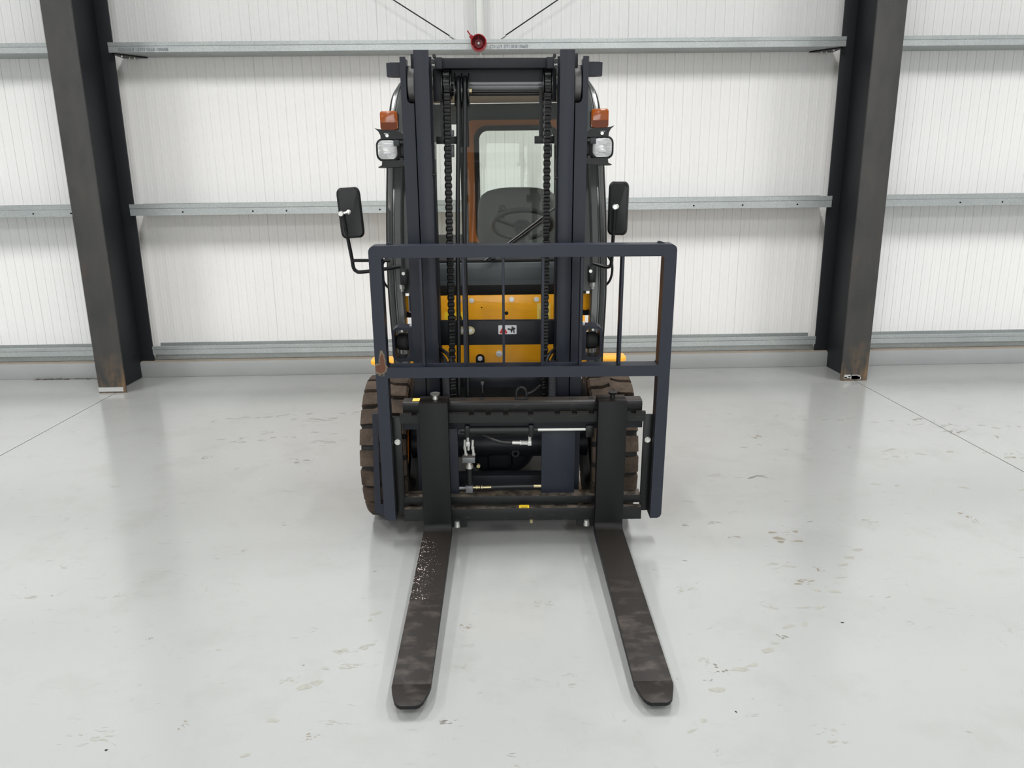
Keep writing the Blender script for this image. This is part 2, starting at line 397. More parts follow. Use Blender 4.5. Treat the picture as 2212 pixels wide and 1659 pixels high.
# floor: sub-base with three painted slabs and two saw-cut joints
floor = structure('floor', B().box(-16, 16, -14.3, 6.9, -0.30, -0.02), 'gap', 'pale grey glossy painted warehouse floor')
JL, JR, g = -3.013, 2.862, 0.0035
for x0, x1 in ((-16, JL-g), (JL+g, JR-g), (JR+g, 16)):
    part('floor_slab', B().box(x0, x1, -14.3, 6.9, -0.02, 0.0), 'floor', floor)
def blob(b, cx, cy, ax, ay, rot, z):
    n = random.randint(7, 11); pts = []
    for i in range(n):
        a = 2*math.pi*(i+random.uniform(-.3, .3))/n; r = random.uniform(0.45, 1.0)
        x, y = ax*r*math.cos(a), ay*r*math.sin(a)
        pts.append(b.bm.verts.new((cx+x*math.cos(rot)-y*math.sin(rot), cy+x*math.sin(rot)+y*math.cos(rot), z)))
    b.bm.faces.new(pts)
STAINS = [(-1.149,4.244,.06,.056,'d'),(1.617,4.542,.04,.055,'b'),(1.292,3.134,.078,.076,'b'),(1.051,3.136,.033,.019,'b'),(.994,3.295,.048,.02,'b'),(1.421,3.854,.112,.034,'d'),(1.178,3.887,.05,.027,'g'),(1.17,2.869,.057,.032,'g'),(1.31,2.823,.023,.031,'b'),(1.203,2.722,.051,.029,'b'),(.714,2.181,.024,.025,'d'),(1.736,3.271,.039,.03,'g'),(2.212,3.295,.026,.083,'b'),(1.479,2.42,.023,.015,'g'),(2.904,4.533,.086,.055,'d'),(3.104,4.43,.034,.035,'d'),(2.985,4.1,.065,.054,'b'),(-.131,2.461,.023,.021,'b'),(-.675,2.462,.02,.015,'g'),(-1.255,2.424,.013,.012,'d'),(-.951,1.968,.019,.025,'b'),(-.556,1.906,.024,.018,'b'),(-.164,1.951,.03,.014,'d'),(.156,2.601,.039,.027,'g'),(.214,2.166,.024,.017,'g'),(.865,3.276,.017,.02,'d'),(-1.501,2.732,.026,.014,'g'),(-1.131,1.87,.006,.006,'k'),(-1.236,5.078,.145,.067,'g'),(-1.096,4.576,.102,.046,'g'),(-1.512,4.786,.049,.05,'g'),(-1.634,4.679,.042,.029,'g'),(-1.743,4.331,.039,.025,'d'),(-1.015,3.38,.036,.042,'g'),(-1.126,3.094,.021,.022,'g'),(1.231,2.43,.01,.006,'k'),(2.315,4.137,.063,.031,'g'),(2.818,4.837,.055,.041,'d'),(2.914,4.678,.082,.039,'d'),(.947,1.852,.034,.038,'g'),(.033,1.766,.013,.009,'g'),(-.698,2.17,.027,.019,'g'),(-.501,2.236,.046,.021,'g'),(-.48,2.34,.048,.028,'g'),(-.486,1.963,.042,.012,'g'),(.725,2.699,.045,.029,'g'),(1.004,2.55,.031,.026,'g'),(.984,2.352,.023,.017,'d'),(.67,2.216,.021,.023,'g'),(.658,2.118,.018,.012,'d'),(.598,1.799,.01,.018,'g'),(.752,1.948,.014,.008,'g'),(.701,1.965,.004,.006,'k'),(-1.86,2.737,.046,.014,'g'),(-1.943,3.048,.016,.013,'g'),(-1.857,2.982,.02,.017,'g'),(-1.2,1.93,.068,.028,'g'),(.155,3.377,.04,.026,'g'),(.205,2.112,.029,.009,'g'),(-.139,2.222,.031,.013,'g'),(-.12,2.34,.035,.011,'g')]
def stains():
    bs = {k: B() for k in 'gdbk'}; z = 0.0003
    for x, y, a, b_, k in STAINS:
        if k == 'k': blob(bs['k'], x, y, a, b_, 0, z); z += 1.5e-7; continue
        rot = random.uniform(-.35, .35)
        for i in range(random.randint(5, 9)):
            f = random.uniform(0.12, 0.42)
            blob(bs[k], x+random.uniform(-.75, .75)*a, y+random.uniform(-.75, .75)*b_, a*f, b_*f*random.uniform(.3, .9), rot+random.uniform(-.4, .4), z); z += 1.5e-7
        for i in range(9):
            blob(bs['g'], x+random.uniform(-1.5, 1.5)*a, y+random.uniform(-1.5, 1.5)*b_, a*random.uniform(.05, .3), b_*random.uniform(.02, .08), rot+random.uniform(-.5, .5), z); z += 1.5e-7
    for x0, y0, x1, y1, n in ((-1.95, 5.10, -0.95, 5.22, 15), (-1.75, 4.62, -0.95, 4.80, 13), (1.9, 4.95, 3.6, 4.55, 22), (1.5, 4.35, 3.4, 4.05, 20), (2.0, 3.7, 3.6, 3.5, 16), (0.55, 1.9, 1.6, 3.0, 18), (-0.75, 1.8, -0.45, 2.6, 16)):
        for i in range(n):
            f = (i+random.uniform(-.3, .3))/n; x, y = x0+(x1-x0)*f, y0+(y1-y0)*f
            if random.random() < 0.75:
                blob(bs['g'], x, y+random.uniform(-.05, .05), random.uniform(.012, .04), random.uniform(.006, .02), random.uniform(-.5, .5), z); z += 1.5e-7
    for i in range(140):
        x, y = random.uniform(-3.2, 3.6), random.uniform(1.7, 5.2)
        blob(bs['g' if random.random() < .8 else 'd'], x, y, random.uniform(.004, .018), random.uniform(.001, .005), random.uniform(-.7, .7), z); z += 1.5e-7
    for k, nm in (('g', 'pale_scuff'), ('d', 'dark_scuff'), ('b', 'worn_patch'), ('k', 'black_speck')):
        part(nm, bs[k], 'stain_'+k, floor, kind='stuff')
stains()

# back wall: backing board with one-metre micro-rib liner panels
wall = structure('wall_back', B().box(-16, 16, YW+0.022, YW+0.15, 0, 6.2), 'wallside', 'white ribbed liner panel wall behind the forklift')
def panel_mesh():
    b = B(); pitch = 1/13; pts = [(0.0, 0.0065), (0.0008, 0.006), (0.0038, 0.0)]
    for k in range(13):
        x = k*pitch
        if k: pts += [(x-0.0042, 0), (x-0.0014, 0.0048), (x+0.0014, 0.0048), (x+0.0042, 0)]
        m = x+pitch/2
        pts += [(m-0.0090, 0), (m-0.0065, -0.0014), (m+0.0065, -0.0014), (m+0.0090, 0)]
    pts += [(0.9962, 0), (0.9992, 0.006), (1.0, 0.0065)]
    lo = [b.bm.verts.new((x, y, 0)) for x, y in pts]; hi = [b.bm.verts.new((x, y, 5.8)) for x, y in pts]
    for i in range(len(pts)-1): b.bm.faces.new((lo[i], lo[i+1], hi[i+1], hi[i]))
    me = bpy.data.meshes.new('wall_panel'); b.bm.to_mesh(me); b.bm.free(); me.materials.append(M['panel']); return me
pm = panel_mesh()
for k in range(-7, 8):
    o = link('wall_panel', pm, wall); o.location = (0.09+k, YW, 0.18)
structure('wall_left', B().box(-16.2, -16, -14.3, 6.9, 0, 6.2), 'wallside', 'white liner side wall to the left')
structure('wall_right', B().box(16, 16.2, -14.3, 6.9, 0, 6.2), 'wallside', 'white liner side wall to the right')
structure('wall_front', B().box(-16, -3.4, -14.3, -14.1, 0, 6.2).box(4.4, 16, -14.3, -14.1, 0, 6.2).box(-3.4, 4.4, -14.3, -14.1, 4.5, 6.2), 'wallside', 'white liner wall behind the camera')
structure('ceiling', B().box(-16, 16, -14.3, 6.9, 6.2, 6.4), 'ceil', 'white lined warehouse roof')

# low kerb along the wall
kerb = structure('baseboard_back', B().box(-16, 16, 6.385, YW+0.02, 0, 0.128, 0.004), 'kerb', 'grey painted concrete kerb along the back wall')
part('kerb_top', B().box(-16, 16, 6.40, YW+0.02, 0.128, 0.134), 'kerb_top', kerb, label='dusty bare top of the kerb')
db = B()
for i in range(60):
    x = random.uniform(-3.92, -3.35); blob(db, x, random.uniform(6.352, 6.378), random.uniform(.006, .03), random.uniform(.004, .012), 0, random.uniform(.001, .008))
part('debris', db, 'debris', kerb, kind='stuff', label='brown dirt gathered along the foot of the kerb')

# steel columns (I sections)
def column(x, side, label):
    t = thing('steel_column', label, 'column', (x, 5.88, 0), group='steel columns against the back wall')
    hw = 0.106
    part('front_flange', B().box(-hw, hw, 0, 0.016, 0.0, 6.2, 0.002), 'column_face', t, label='front flange with brown mill scale and rust')
    part('web', B().box(-0.006, 0.006, 0.016, 0.548, 0.0, 6.2), 'column', t)
    part('rear_flange', B().box(-hw, hw, 0.548, 0.566, 0.0, 6.2, 0.002), 'column', t)
    if side < 0:
        part('paint_band', B().box(-hw-0.0005, hw-0.02, -0.0012, 0.010, 0.012, 0.046), 'paint_band', t, label='strip of pale floor paint at the column foot')
    else:
        b = B()
        for i in range(10):
            x0 = random.uniform(-.1, .06); b.box(x0, x0+random.uniform(.02, .05), -0.001, 0.004, 0.01+random.uniform(0, .02), 0.03+random.uniform(0, .02))
        part('paint_band', b, 'paint_band', t, label='smears of pale floor paint at the column foot')
column(-3.035, -1, 'dark steel I-column with a pale paint strip at its foot, left of the forklift')
column(2.856, 1, 'dark steel I-column standing right of the forklift, rust-brown front flange')

# horizontal wall rails (galvanised C sections)
def rail(name, x0, x1, y0, z0, z1, label, group, cat='rail', depth=None, holes=()):
    depth = depth or (YW-0.002-y0); h = z1-z0
    t = thing(name, label, cat, (x0, y0, 0), group=group)
    L = x1-x0; tk = 0.003
    zm = z0+h*0.62
    prof = [(0.002, z0), (depth, z0), (depth, z1), (depth-tk, z1), (depth-tk, z0+tk), (0.002+tk, z0+tk), (0.003+tk, zm-0.004), (tk, zm+0.002), (tk, z1-tk),
            (0.02, z1-tk), (0.02, z1), (0.0, z1), (0.0, zm+0.002), (0.0035, zm-0.004)]
    part('channel', B().prism(prof, 'x', 0, L), 'galv', t, smooth=20)
    if holes:
        for hx in holes: part('bolt_hole', B().cyl((hx, 0.0012, z0+h*0.28), (hx, 0.006, z0+h*0.28), 0.007, 12), 'hole', t)
    return t
XA, XB, XC, XD = -2.93, 2.752, -3.15, 2.965     # ends against the columns
G1 = 'galvanised rails across the back wall'
rt = rail('wall_rail', XA, XB, 6.35, 2.566, 2.638, 'galvanised rail high on the wall between the columns, printed code at its left end', G1)
rm = rail('wall_rail', XA, XB, 6.35, 1.346, 1.436, 'galvanised rail at mid height between the columns, behind the two wing mirrors', G1, holes=(0.42, 0.98, 1.25, 2.0, 4.55, 4.95, 5.4))
rb = rail('wall_rail', XA, XB, 6.425, 0.188, 0.258, 'galvanised base rail just above the kerb between the columns', G1)
rail('wall_rail', -6.6, XC, 6.35, 2.566, 2.638, 'galvanised rail high on the wall left of the left column', G1)
rail('wall_rail', -6.6, XC, 6.35, 1.346, 1.436, 'galvanised rail at mid height left of the left column', G1, holes=(2.2, 2.55, 2.9, 3.2))
rail('wall_rail', -6.6, XC, 6.425, 0.188, 0.258, 'galvanised base rail above the kerb left of the left column', G1)
rail('wall_rail', XD, 6.6, 6.35, 2.566, 2.638, 'galvanised rail high on the wall right of the right column', G1)
rail('wall_rail', XD, 6.6, 6.35, 1.346, 1.436, 'galvanised rail at mid height right of the right column', G1, holes=(0.85, 1.2, 2.1))
rail('wall_rail', XD, 6.6, 6.425, 0.188, 0.258, 'galvanised base rail above the kerb right of the right column', G1)
for ti, (x0, x1, lb) in enumerate(((-6.6, XC, 'left of the left column'), (XA, XB, 'between the columns'), (XD, 6.6, 'right of the right column'))):
    tr_ = structure('trim_%d' % (ti+1), B().box(x0, x1, 6.47, 6.50, 0.136, 0.186), 'galv', 'dull metal drip strip under the base rail, '+lb)
def cleat(t, x, sgn):
    b = B().prism([(x, 0.03), (x+sgn*0.02, 0.02), (x+sgn*0.19, 0.22), (x, 0.22)], 'z', 2.556, 2.5655)
    part('cleat', b, 'black', t, label='dark triangular cleat under the rail end')
    for dx, dy in ((0.045, 0.09), (0.06, 0.19), (0.10, 0.19)): part('cleat_bolt', B().cyl((x+sgn*dx, dy, 2.546), (x+sgn*dx, dy, 2.556), 0.010, 8), 'zinc', t)
cleat(rt, 0.01, 1); cleat(rt, XB-XA-0.01, -1)
sx = Matrix.Translation((0.075, -0.0006, 2.574)) @ FACE @ Matrix.Diagonal((0.9, 1, 1, 1))
text('stencil_code', 'C251x2.9   S771 SR38 100608', 0.034, 'ink_grey', rt, sx)
sx = Matrix.Translation((2.91, -0.0006, 2.574)) @ FACE @ Matrix.Diagonal((0.72, 1, 1, 1))
text('stencil_code', 'C251x2.9  S771 SR38 100608', 0.034, 'ink_grey', rt, sx)

# bracing above the top rail
def rod(p0, p1, r, mat, name, label, cat, group=None):
    t = thing(name, label, cat, p0, group=group)
    d = Vector(p1)-Vector(p0)
    part('rod', B().cyl((0, 0, 0), d, r, 10), mat, t)
    part('end_clip', B().cyl(d.normalized()*-0.012, d.normalized()*0.07, r*2.0, 8), 'zinc', t)
    return t
rod((-0.27, 6.45, 2.645), (-1.95, 6.45, 3.67), 0.0048, 'black', 'tie_rod', 'thin dark tie rod rising to the left from the top rail', 'rod', 'tie rods above the top rail')
rod((0.046, 6.45, 2.645), (1.68, 6.45, 3.65), 0.0048, 'black', 'tie_rod', 'thin dark tie rod rising to the right from the top rail', 'rod', 'tie rods above the top rail')
t = thing('sag_bar', 'pale upright sag bar above the red sounder', 'bar', (-0.098, 6.47, 2.64))
part('bar', B().box(-0.021, 0.021, -0.02, 0.02, 0, 3.2, 0.003), 'white_metal', t)
part('edge_lip', B().box(-0.028, -0.0215, -0.02, 0.0, 0, 3.2), 'galv', t)

# red alarm sounder on the top rail
t = thing('alarm_sounder', 'red round fire alarm sounder on the top rail above the mast', 'alarm', (-0.1025, 6.348, 2.598))
SA = (0, -1, 0.04)
part('sounder_body', B().lathe([(0, 0), (0, 0.056), (0.03, 0.058), (0.05, 0.060), (0.088, 0.060), (0.09, 0.058), (0.088, 0.053)], (0, 0, 0), SA, 36), 'red', t)
part('horn_bowl', B().lathe([(0.088, 0.053), (0.06, 0.046), (0.045, 0.03), (0.044, 0.0)], (0, 0, 0), SA, 36), 'dark_red', t)
hb = B()
for a in (90, 210, 330):
    c, s_ = math.cos(R(a)), math.sin(R(a)); hb.tube([(c*.012, -0.060, s_*.012+0.002), (c*.047, -0.066, s_*.047+0.003)], 0.0022, 6)
part('horn_spokes', hb, 'red', t)
part('horn_cone', B().lathe([(0.036, 0.03), (0.05, 0.026), (0.066, 0.014), (0.068, 0.0)], (0, 0, 0), SA, 24), 'sticker_white', t, label='pale centre of the sounder horn').scale = (.4, 1, .4)
part('cable_gland', B().tube([(-0.045, -0.02, 0.04), (-0.062, -0.02, 0.062)], 0.014, 10).tube([(-0.06, -0.02, 0.06), (-0.085, -0.02, 0.098)], 0.0055, 8), 'red', t)
part('clip', B().tube([(0.012, -0.01, -0.064), (0.018, -0.01, -0.085), (0.012, -0.01, -0.10), (0.004, -0.01, -0.09)], 0.004, 6).cyl((0.008, -0.01, -0.10), (0.008, -0.01, -0.125), 0.008, 8), 'zinc', t)

# ================================================================== the forklift
FK = thing('forklift', 'yellow and dark grey counterbalance forklift facing the camera with lowered forks', 'forklift', (0.001, 3.0628, 0), R(-0.468))
MX = Matrix.Translation((0, 0, 0.083)) @ Matrix.Rotation(R(0.35), 4, 'Y') @ Matrix.Rotation(R(3.26), 4, 'X')
# ---- mast coordinates: x across, w towards the camera, v up along the mast
def mp(name, b, mat, **k): return part(name, b, mat, FK, True, **k)
def sub(name, b, mat, par, **k): return part(name, b, mat, par, True, **k)
BC = 0.10                                       # carriage is side-shifted
# forks
def fork(x):
    hw = 0.061; b = B(); t0 = 0.040
    prof = [(-0.07, 0.585), (-0.03, 0.585), (-0.03, 0.028)]
    for i in range(1, 9):
        a = R(90*i/8); prof.append((-0.03+0.028*(1-math.cos(a)), 0.028*(1-math.sin(a))))
    L = 0.998
    prof += [(L, 0.0), (L, -0.014)]
    prof += [(0.35, -0.036), (0.0, -0.040), (-0.045, -0.040), (-0.062, -0.033), (-0.07, -0.018)]
    UPW = math.tan(R(1.2))
    b.prism([(-p, q+(max(p, 0)*UPW)) for p, q in prof], 'x', x-hw, x+hw, 0.0025)
    tip = []
    for (dx, w) in ((-hw, L-0.002), (-hw, L+0.01), (-hw+0.004, L+0.032), (-0.044, L+0.078), (-0.034, L+0.092), (-0.024, L+0.098), (0.024, L+0.098), (0.034, L+0.092), (0.044, L+0.078), (hw-0.004, L+0.032), (hw, L+0.01), (hw, L-0.002)):
        tip.append((x+dx, -w))
    tb = B().prism(tip, 'z', -0.0138, -0.0002, 0.002)
    for v in tb.bm.verts: v.co.z += -v.co.y*UPW
    b._take(tb.bm)
    f = mp('fork', b, 'fork')
    sub('fork_hook', B().mbox(x-hw, x+hw, -0.07, -0.125, 0.555, 0.585, 0.003), 'fork', f)
    k = sub('fork_pin', B().cyl((x+0.005, 0.085, 0.58), (x+0.005, 0.085, 0.603), 0.012, 14, 0.009).cyl((x+0.005, 0.085, 0.603), (x+0.005, 0.085, 0.611), 0.018, 18, 0.021), 'zinc' if x < 0 else 'black', f)
    return f
fork(BC-0.3754); fork(BC+0.3754)
# carriage with side shifter
b = B().prism([(0.10, 0.500), (0.10, 0.552), (0.104, 0.560), (0.112, 0.565), (0.165, 0.565), (0.165, 0.500)], 'x', BC-0.512, BC+0.512, 0.002)
ub = mp('carriage_upper_bar', b, 'carriage')
for hx in (-0.155, -0.075, 0.31, 0.395): sub('pin_hole', B().cyl((hx, 0.14, 0.5640), (hx, 0.14, 0.5656), 0.014, 16), 'hole', ub)
sub('yellow_tag', B().mbox(-0.372, -0.325, -0.118, -0.155, 0.565, 0.566), 'sticker_pale', ub, label='small worn yellow tag')
poly = [(BC-0.522, 0.482), (BC+0.522, 0.482), (BC+0.522, 0.525)]
for nx in sorted((-.46, -.362, -.219, -.147, -.073, .033, .146, .219, .291, .362, .47), reverse=True):
    poly += [(BC+nx+.011, 0.525), (BC+nx+.011, 0.515), (BC+nx-.011, 0.515), (BC+nx-.011, 0.525)]
poly += [(BC-0.522, 0.525)]
mp('notched_fork_bar', B().prism(poly, 'y', 0.07, 0.088), 'carriage', label='black fork bar with notches along its top edge')
mp('carriage_back_plate', B().mbox(BC-0.517, BC+0.517, -0.105, -0.135, 0.44, 0.50, 0.002), 'navy_dark')
for s in (-1, 1):
    x0, x1 = sorted((s*0.183, s*0.331))
    cp = mp('carriage_plate', B().mbox(x0, x1, -0.13, -0.15, 0.10, 0.50, 0.002).mbox(s*0.331-s*.018, s*0.331, -0.15, -0.20, 0.10, 0.52), 'navy')
    mp('carriage_upright', B().mbox(s*0.214, s*0.245, -0.165, -0.195, 0.10, 0.72, 0.002), 'navy_dark')
mp('carriage_lower_bar', B().mbox(BC-0.525, BC+0.525, -0.10, -0.165, 0.085, 0.122, 0.002), 'carriage_dusty')
b = B().mbox(BC-0.525, BC+0.525, -0.07, -0.10, 0.018, 0.078, 0.002)
lf = mp('lower_fork_bar', b, 'carriage_dusty')
sub('yellow_tag', B().mbox(0.083, 0.127, -0.0695, -0.078, 0.0785, 0.0895), 'sticker_yellow', lf, label='small yellow label with a line of print')
sub('tag_print', B().mbox(0.09, 0.12, -0.0691, -0.0697, 0.0805, 0.083).mbox(0.088, 0.122, -0.0691, -0.0697, 0.0853, 0.0863), 'ink', lf)
sub('grease_nipple', B().cyl((0.137, 0.072, 0.006), (0.137, 0.072, 0.022), 0.008, 10), 'brass', lf)
for x0, x1, nx in ((-0.228, -0.150, -0.193), (0.34, 0.42, 0.383)):
    pl = mp('retainer_plate', B().mbox(x0, x1, -0.075, -0.13, -0.016, 0.018), 'black')
    sub('retainer_bolt', B().cyl((nx, 0.072, -0.010), (nx, 0.072, 0.016), 0.014, 12, 0.011), 'zinc', pl)
# lifting eye
mp('lifting_eye', B().tube([(0.074, 0.14, 0.565), (0.074, 0.14, 0.59), (0.079, 0.14, 0.607), (0.095, 0.14, 0.617), (0.111, 0.14, 0.607), (0.116, 0.14, 0.59), (0.116, 0.14, 0.565)], 0.0062, 10, 3).mbox(0.066, 0.124, -0.128, -0.152, 0.563, 0.574, 0.002), 'black')
# side-shift cylinder
sc_ = mp('sideshift_cylinder', B().cyl((-0.14, 0.112, 0.433), (0.130, 0.112, 0.433), 0.0215, 24), 'black')
sub('cylinder_end', B().mbox(-0.150, -0.128, -0.088, -0.135, 0.405, 0.462, 0.006).cyl((-0.17, 0.112, 0.433), (-0.15, 0.112, 0.433), 0.012, 12), 'black', sc_)
sub('cylinder_end', B().mbox(0.124, 0.148, -0.088, -0.135, 0.405, 0.462, 0.006).cyl((0.148, 0.112, 0.433), (0.165, 0.112, 0.433), 0.013, 12), 'black', sc_)
sub('piston_rod', B().cyl((0.16, 0.112, 0.433), (0.385, 0.112, 0.433), 0.008, 16), 'fitting', sc_)
sub('rod_anchor', B().mbox(0.372, 0.405, -0.095, -0.13, 0.40, 0.455, 0.003), 'black', sc_)
sub('feed_pipe', B().cyl((-0.125, 0.108, 0.457), (0.12, 0.108, 0.466), 0.003, 8), 'steel_grey', sc_)
fit = sub('hose_fitting', B().mbox(0.121, 0.139, -0.115, -0.133, 0.355, 0.376, 0.003).cyl((0.131, 0.122, 0.376), (0.131, 0.122, 0.402), 0.007, 10)
          .cyl((0.121, 0.124, 0.366), (0.092, 0.124, 0.367), 0.0095, 6).cyl((0.094, 0.124, 0.367), (0.088, 0.124, 0.367), 0.011, 12).cyl((0.088, 0.124, 0.367), (0.05, 0.124, 0.368), 0.008, 12), 'fitting', sc_)
sub('pressure_hose', B().tube([(0.055, 0.124, 0.368), (0.0, 0.128, 0.372), (-0.05, 0.14, 0.39), (-0.10, 0.16, 0.41), (-0.12, 0.19, 0.40)], 0.009, 10, 4), 'hose', sc_)
b = B().cyl((-0.139, 0.125, 0.375), (-0.139, 0.125, 0.402), 0.006, 10).mbox(-0.148, -0.130, -0.117, -0.135, 0.353, 0.374, 0.003).cyl((-0.137, 0.126, 0.333), (-0.137, 0.126, 0.353), 0.005, 8)
for x in (-0.154, -0.120):
    b.cyl((x, 0.135, 0.345), (x+.002, 0.135, 0.378), 0.0055, 10).cyl((x+.001, 0.135, 0.335), (x+.001, 0.135, 0.346), 0.0075, 6).cyl((x+.004, 0.135, 0.312), (x+.002, 0.135, 0.335), 0.0055, 10).cyl((x+.005, 0.135, 0.306), (x+.005, 0.135, 0.314), 0.008, 6)
vb = mp('valve_stack', b, 'fitting', label='chrome hydraulic fittings above a grey block')
sub('valve_block', B().mbox(-0.165, -0.109, -0.115, -0.16, 0.276, 0.302, 0.002), 'steel_grey', vb)
sub('valve_collar', B().cyl((-0.136, 0.14, 0.243), (-0.136, 0.14, 0.258), 0.017, 18).cyl((-0.136, 0.14, 0.258), (-0.136, 0.14, 0.276), 0.012, 14), 'zinc', vb)
sub('valve_body', B().cyl((-0.136, 0.14, 0.165), (-0.136, 0.14, 0.243), 0.017, 18), 'black', vb)
sub('junction_block', B().mbox(-0.154, -0.122, -0.12, -0.16, 0.128, 0.162, 0.002).cyl((-0.154, 0.14, 0.145), (-0.20, 0.14, 0.144), 0.0075, 10), 'steel_grey', vb)
b = B().cyl((-0.122, 0.14, 0.147), (-0.112, 0.14, 0.147), 0.006, 8)
for x0, x1, r in ((-0.110, -0.098, .0085), (-0.097, -0.09, .0075), (-0.086, -0.078, .0085), (-0.076, -0.04, .0065)): b.cyl((x0, 0.14, 0.147), (x1, 0.14, 0.148), r, 8)
b2 = B().cyl((0.185, 0.14, 0.151), (0.149, 0.14, 0.151), 0.0075, 10).cyl((0.196, 0.14, 0.151), (0.188, 0.14, 0.151), 0.008, 6)
lh = mp('lower_hose', B().tube([(-0.04, 0.14, 0.148), (0.05, 0.141, 0.150), (0.15, 0.14, 0.151)], 0.0085, 10, 4), 'hose')
sub('hose_end', b, 'brass', lh); sub('hose_end', b2, 'brass', lh)
mp('brass_plug', B().cyl((-0.097, 0.17, 0.236), (-0.097, 0.185, 0.236), 0.0085, 12), 'brass')
# load backrest
hw, iw = 0.609, 0.5600
def backrest_frame():
    bb = B(); y0, y1 = 0.048, 0.112
    up_o = rrect(BC-hw, BC+hw, 0.690, 1.233, 0.024); up_i = rrect(BC-iw, BC+iw, 0.736, 1.186, 0.009)
    # square off the two lower outer corners so the legs run straight through
    n = len(up_o)//4
    up_o = up_o[:2*n]+[(BC-hw, 0.690)]*n+[(BC+hw, 0.690)]*n
    bb.ring(up_o, up_i, 'y', y0, y1)
    for s in (-1, 1):
        xo, xi = BC+s*hw, BC+s*iw
        bb.prism([(xo, 0.690), (xo, 0.052), (xo-s*0.006, 0.040), (xo-s*0.018, 0.034), (xi, 0.034), (xi, 0.690)], 'y', y0, y1)
    bmesh.ops.remove_doubles(bb.bm, verts=list(bb.bm.verts), dist=1e-5)
    return bb
lb = mp('load_backrest', backrest_frame(), 'backrest', label='dark navy load backrest with a rust patch on its left leg')
vbar = B().mbox(-0.0055, 0.0055, -0.055, -0.105, 0.734, 1.188, 0.001).mesh('vertical_bar', M['navy'], MX)
for u_ in (-0.408, -0.238, -0.079, 0.080, 0.236, 0.398):
    o = link('vertical_bar', vbar, lb); o.location = Vector((BC+u_, 0, -math.sin(R(.35))*(BC+u_)))
for s in (-1, 1):
    x = BC+s*(0.53 if s < 0 else 0.55)
    sub('lifting_lug', B().prism([(x-.014, 1.225), (x+.02, 1.225), (x+.018, 1.234), (x-.002, 1.241), (x-.012, 1.240)], 'y', 0.085, 0.097), 'backrest', lb)
br = {}
for s in (-1, 1):
    x0, x1 = (BC-0.565, BC-0.522) if s < 0 else (BC+0.522, BC+0.565)
    k = mp('side_bracket', B().mbox(x0, x1, -0.10, -0.115, 0.045, 0.50, 0.002).mbox(x0 if s < 0 else x1-.008, x0+.008 if s < 0 else x1, -0.06, -0.10, 0.045, 0.50), 'black')
    xb = BC+s*0.540
    sub('bracket_bolt', B().cyl((xb, 0.10, 0.389), (xb, 0.088, 0.389), 0.013, 16).cyl((xb, 0.088, 0.389), (xb, 0.080, 0.389), 0.009, 6), 'zinc', k)
x0 = BC-0.655
mp('guard_plate', B().ring([(x0-.005, 0.045), (x0+0.045, 0.030), (x0+0.045, 0.515), (x0+.012, 0.515)], [(x0+0.025, 0.09), (x0+0.036, 0.09), (x0+0.036, 0.42), (x0+0.032, 0.42)], 'y', 0.10, 0.112), 'navy', label='flat navy plate with a slot beside the left tyre')

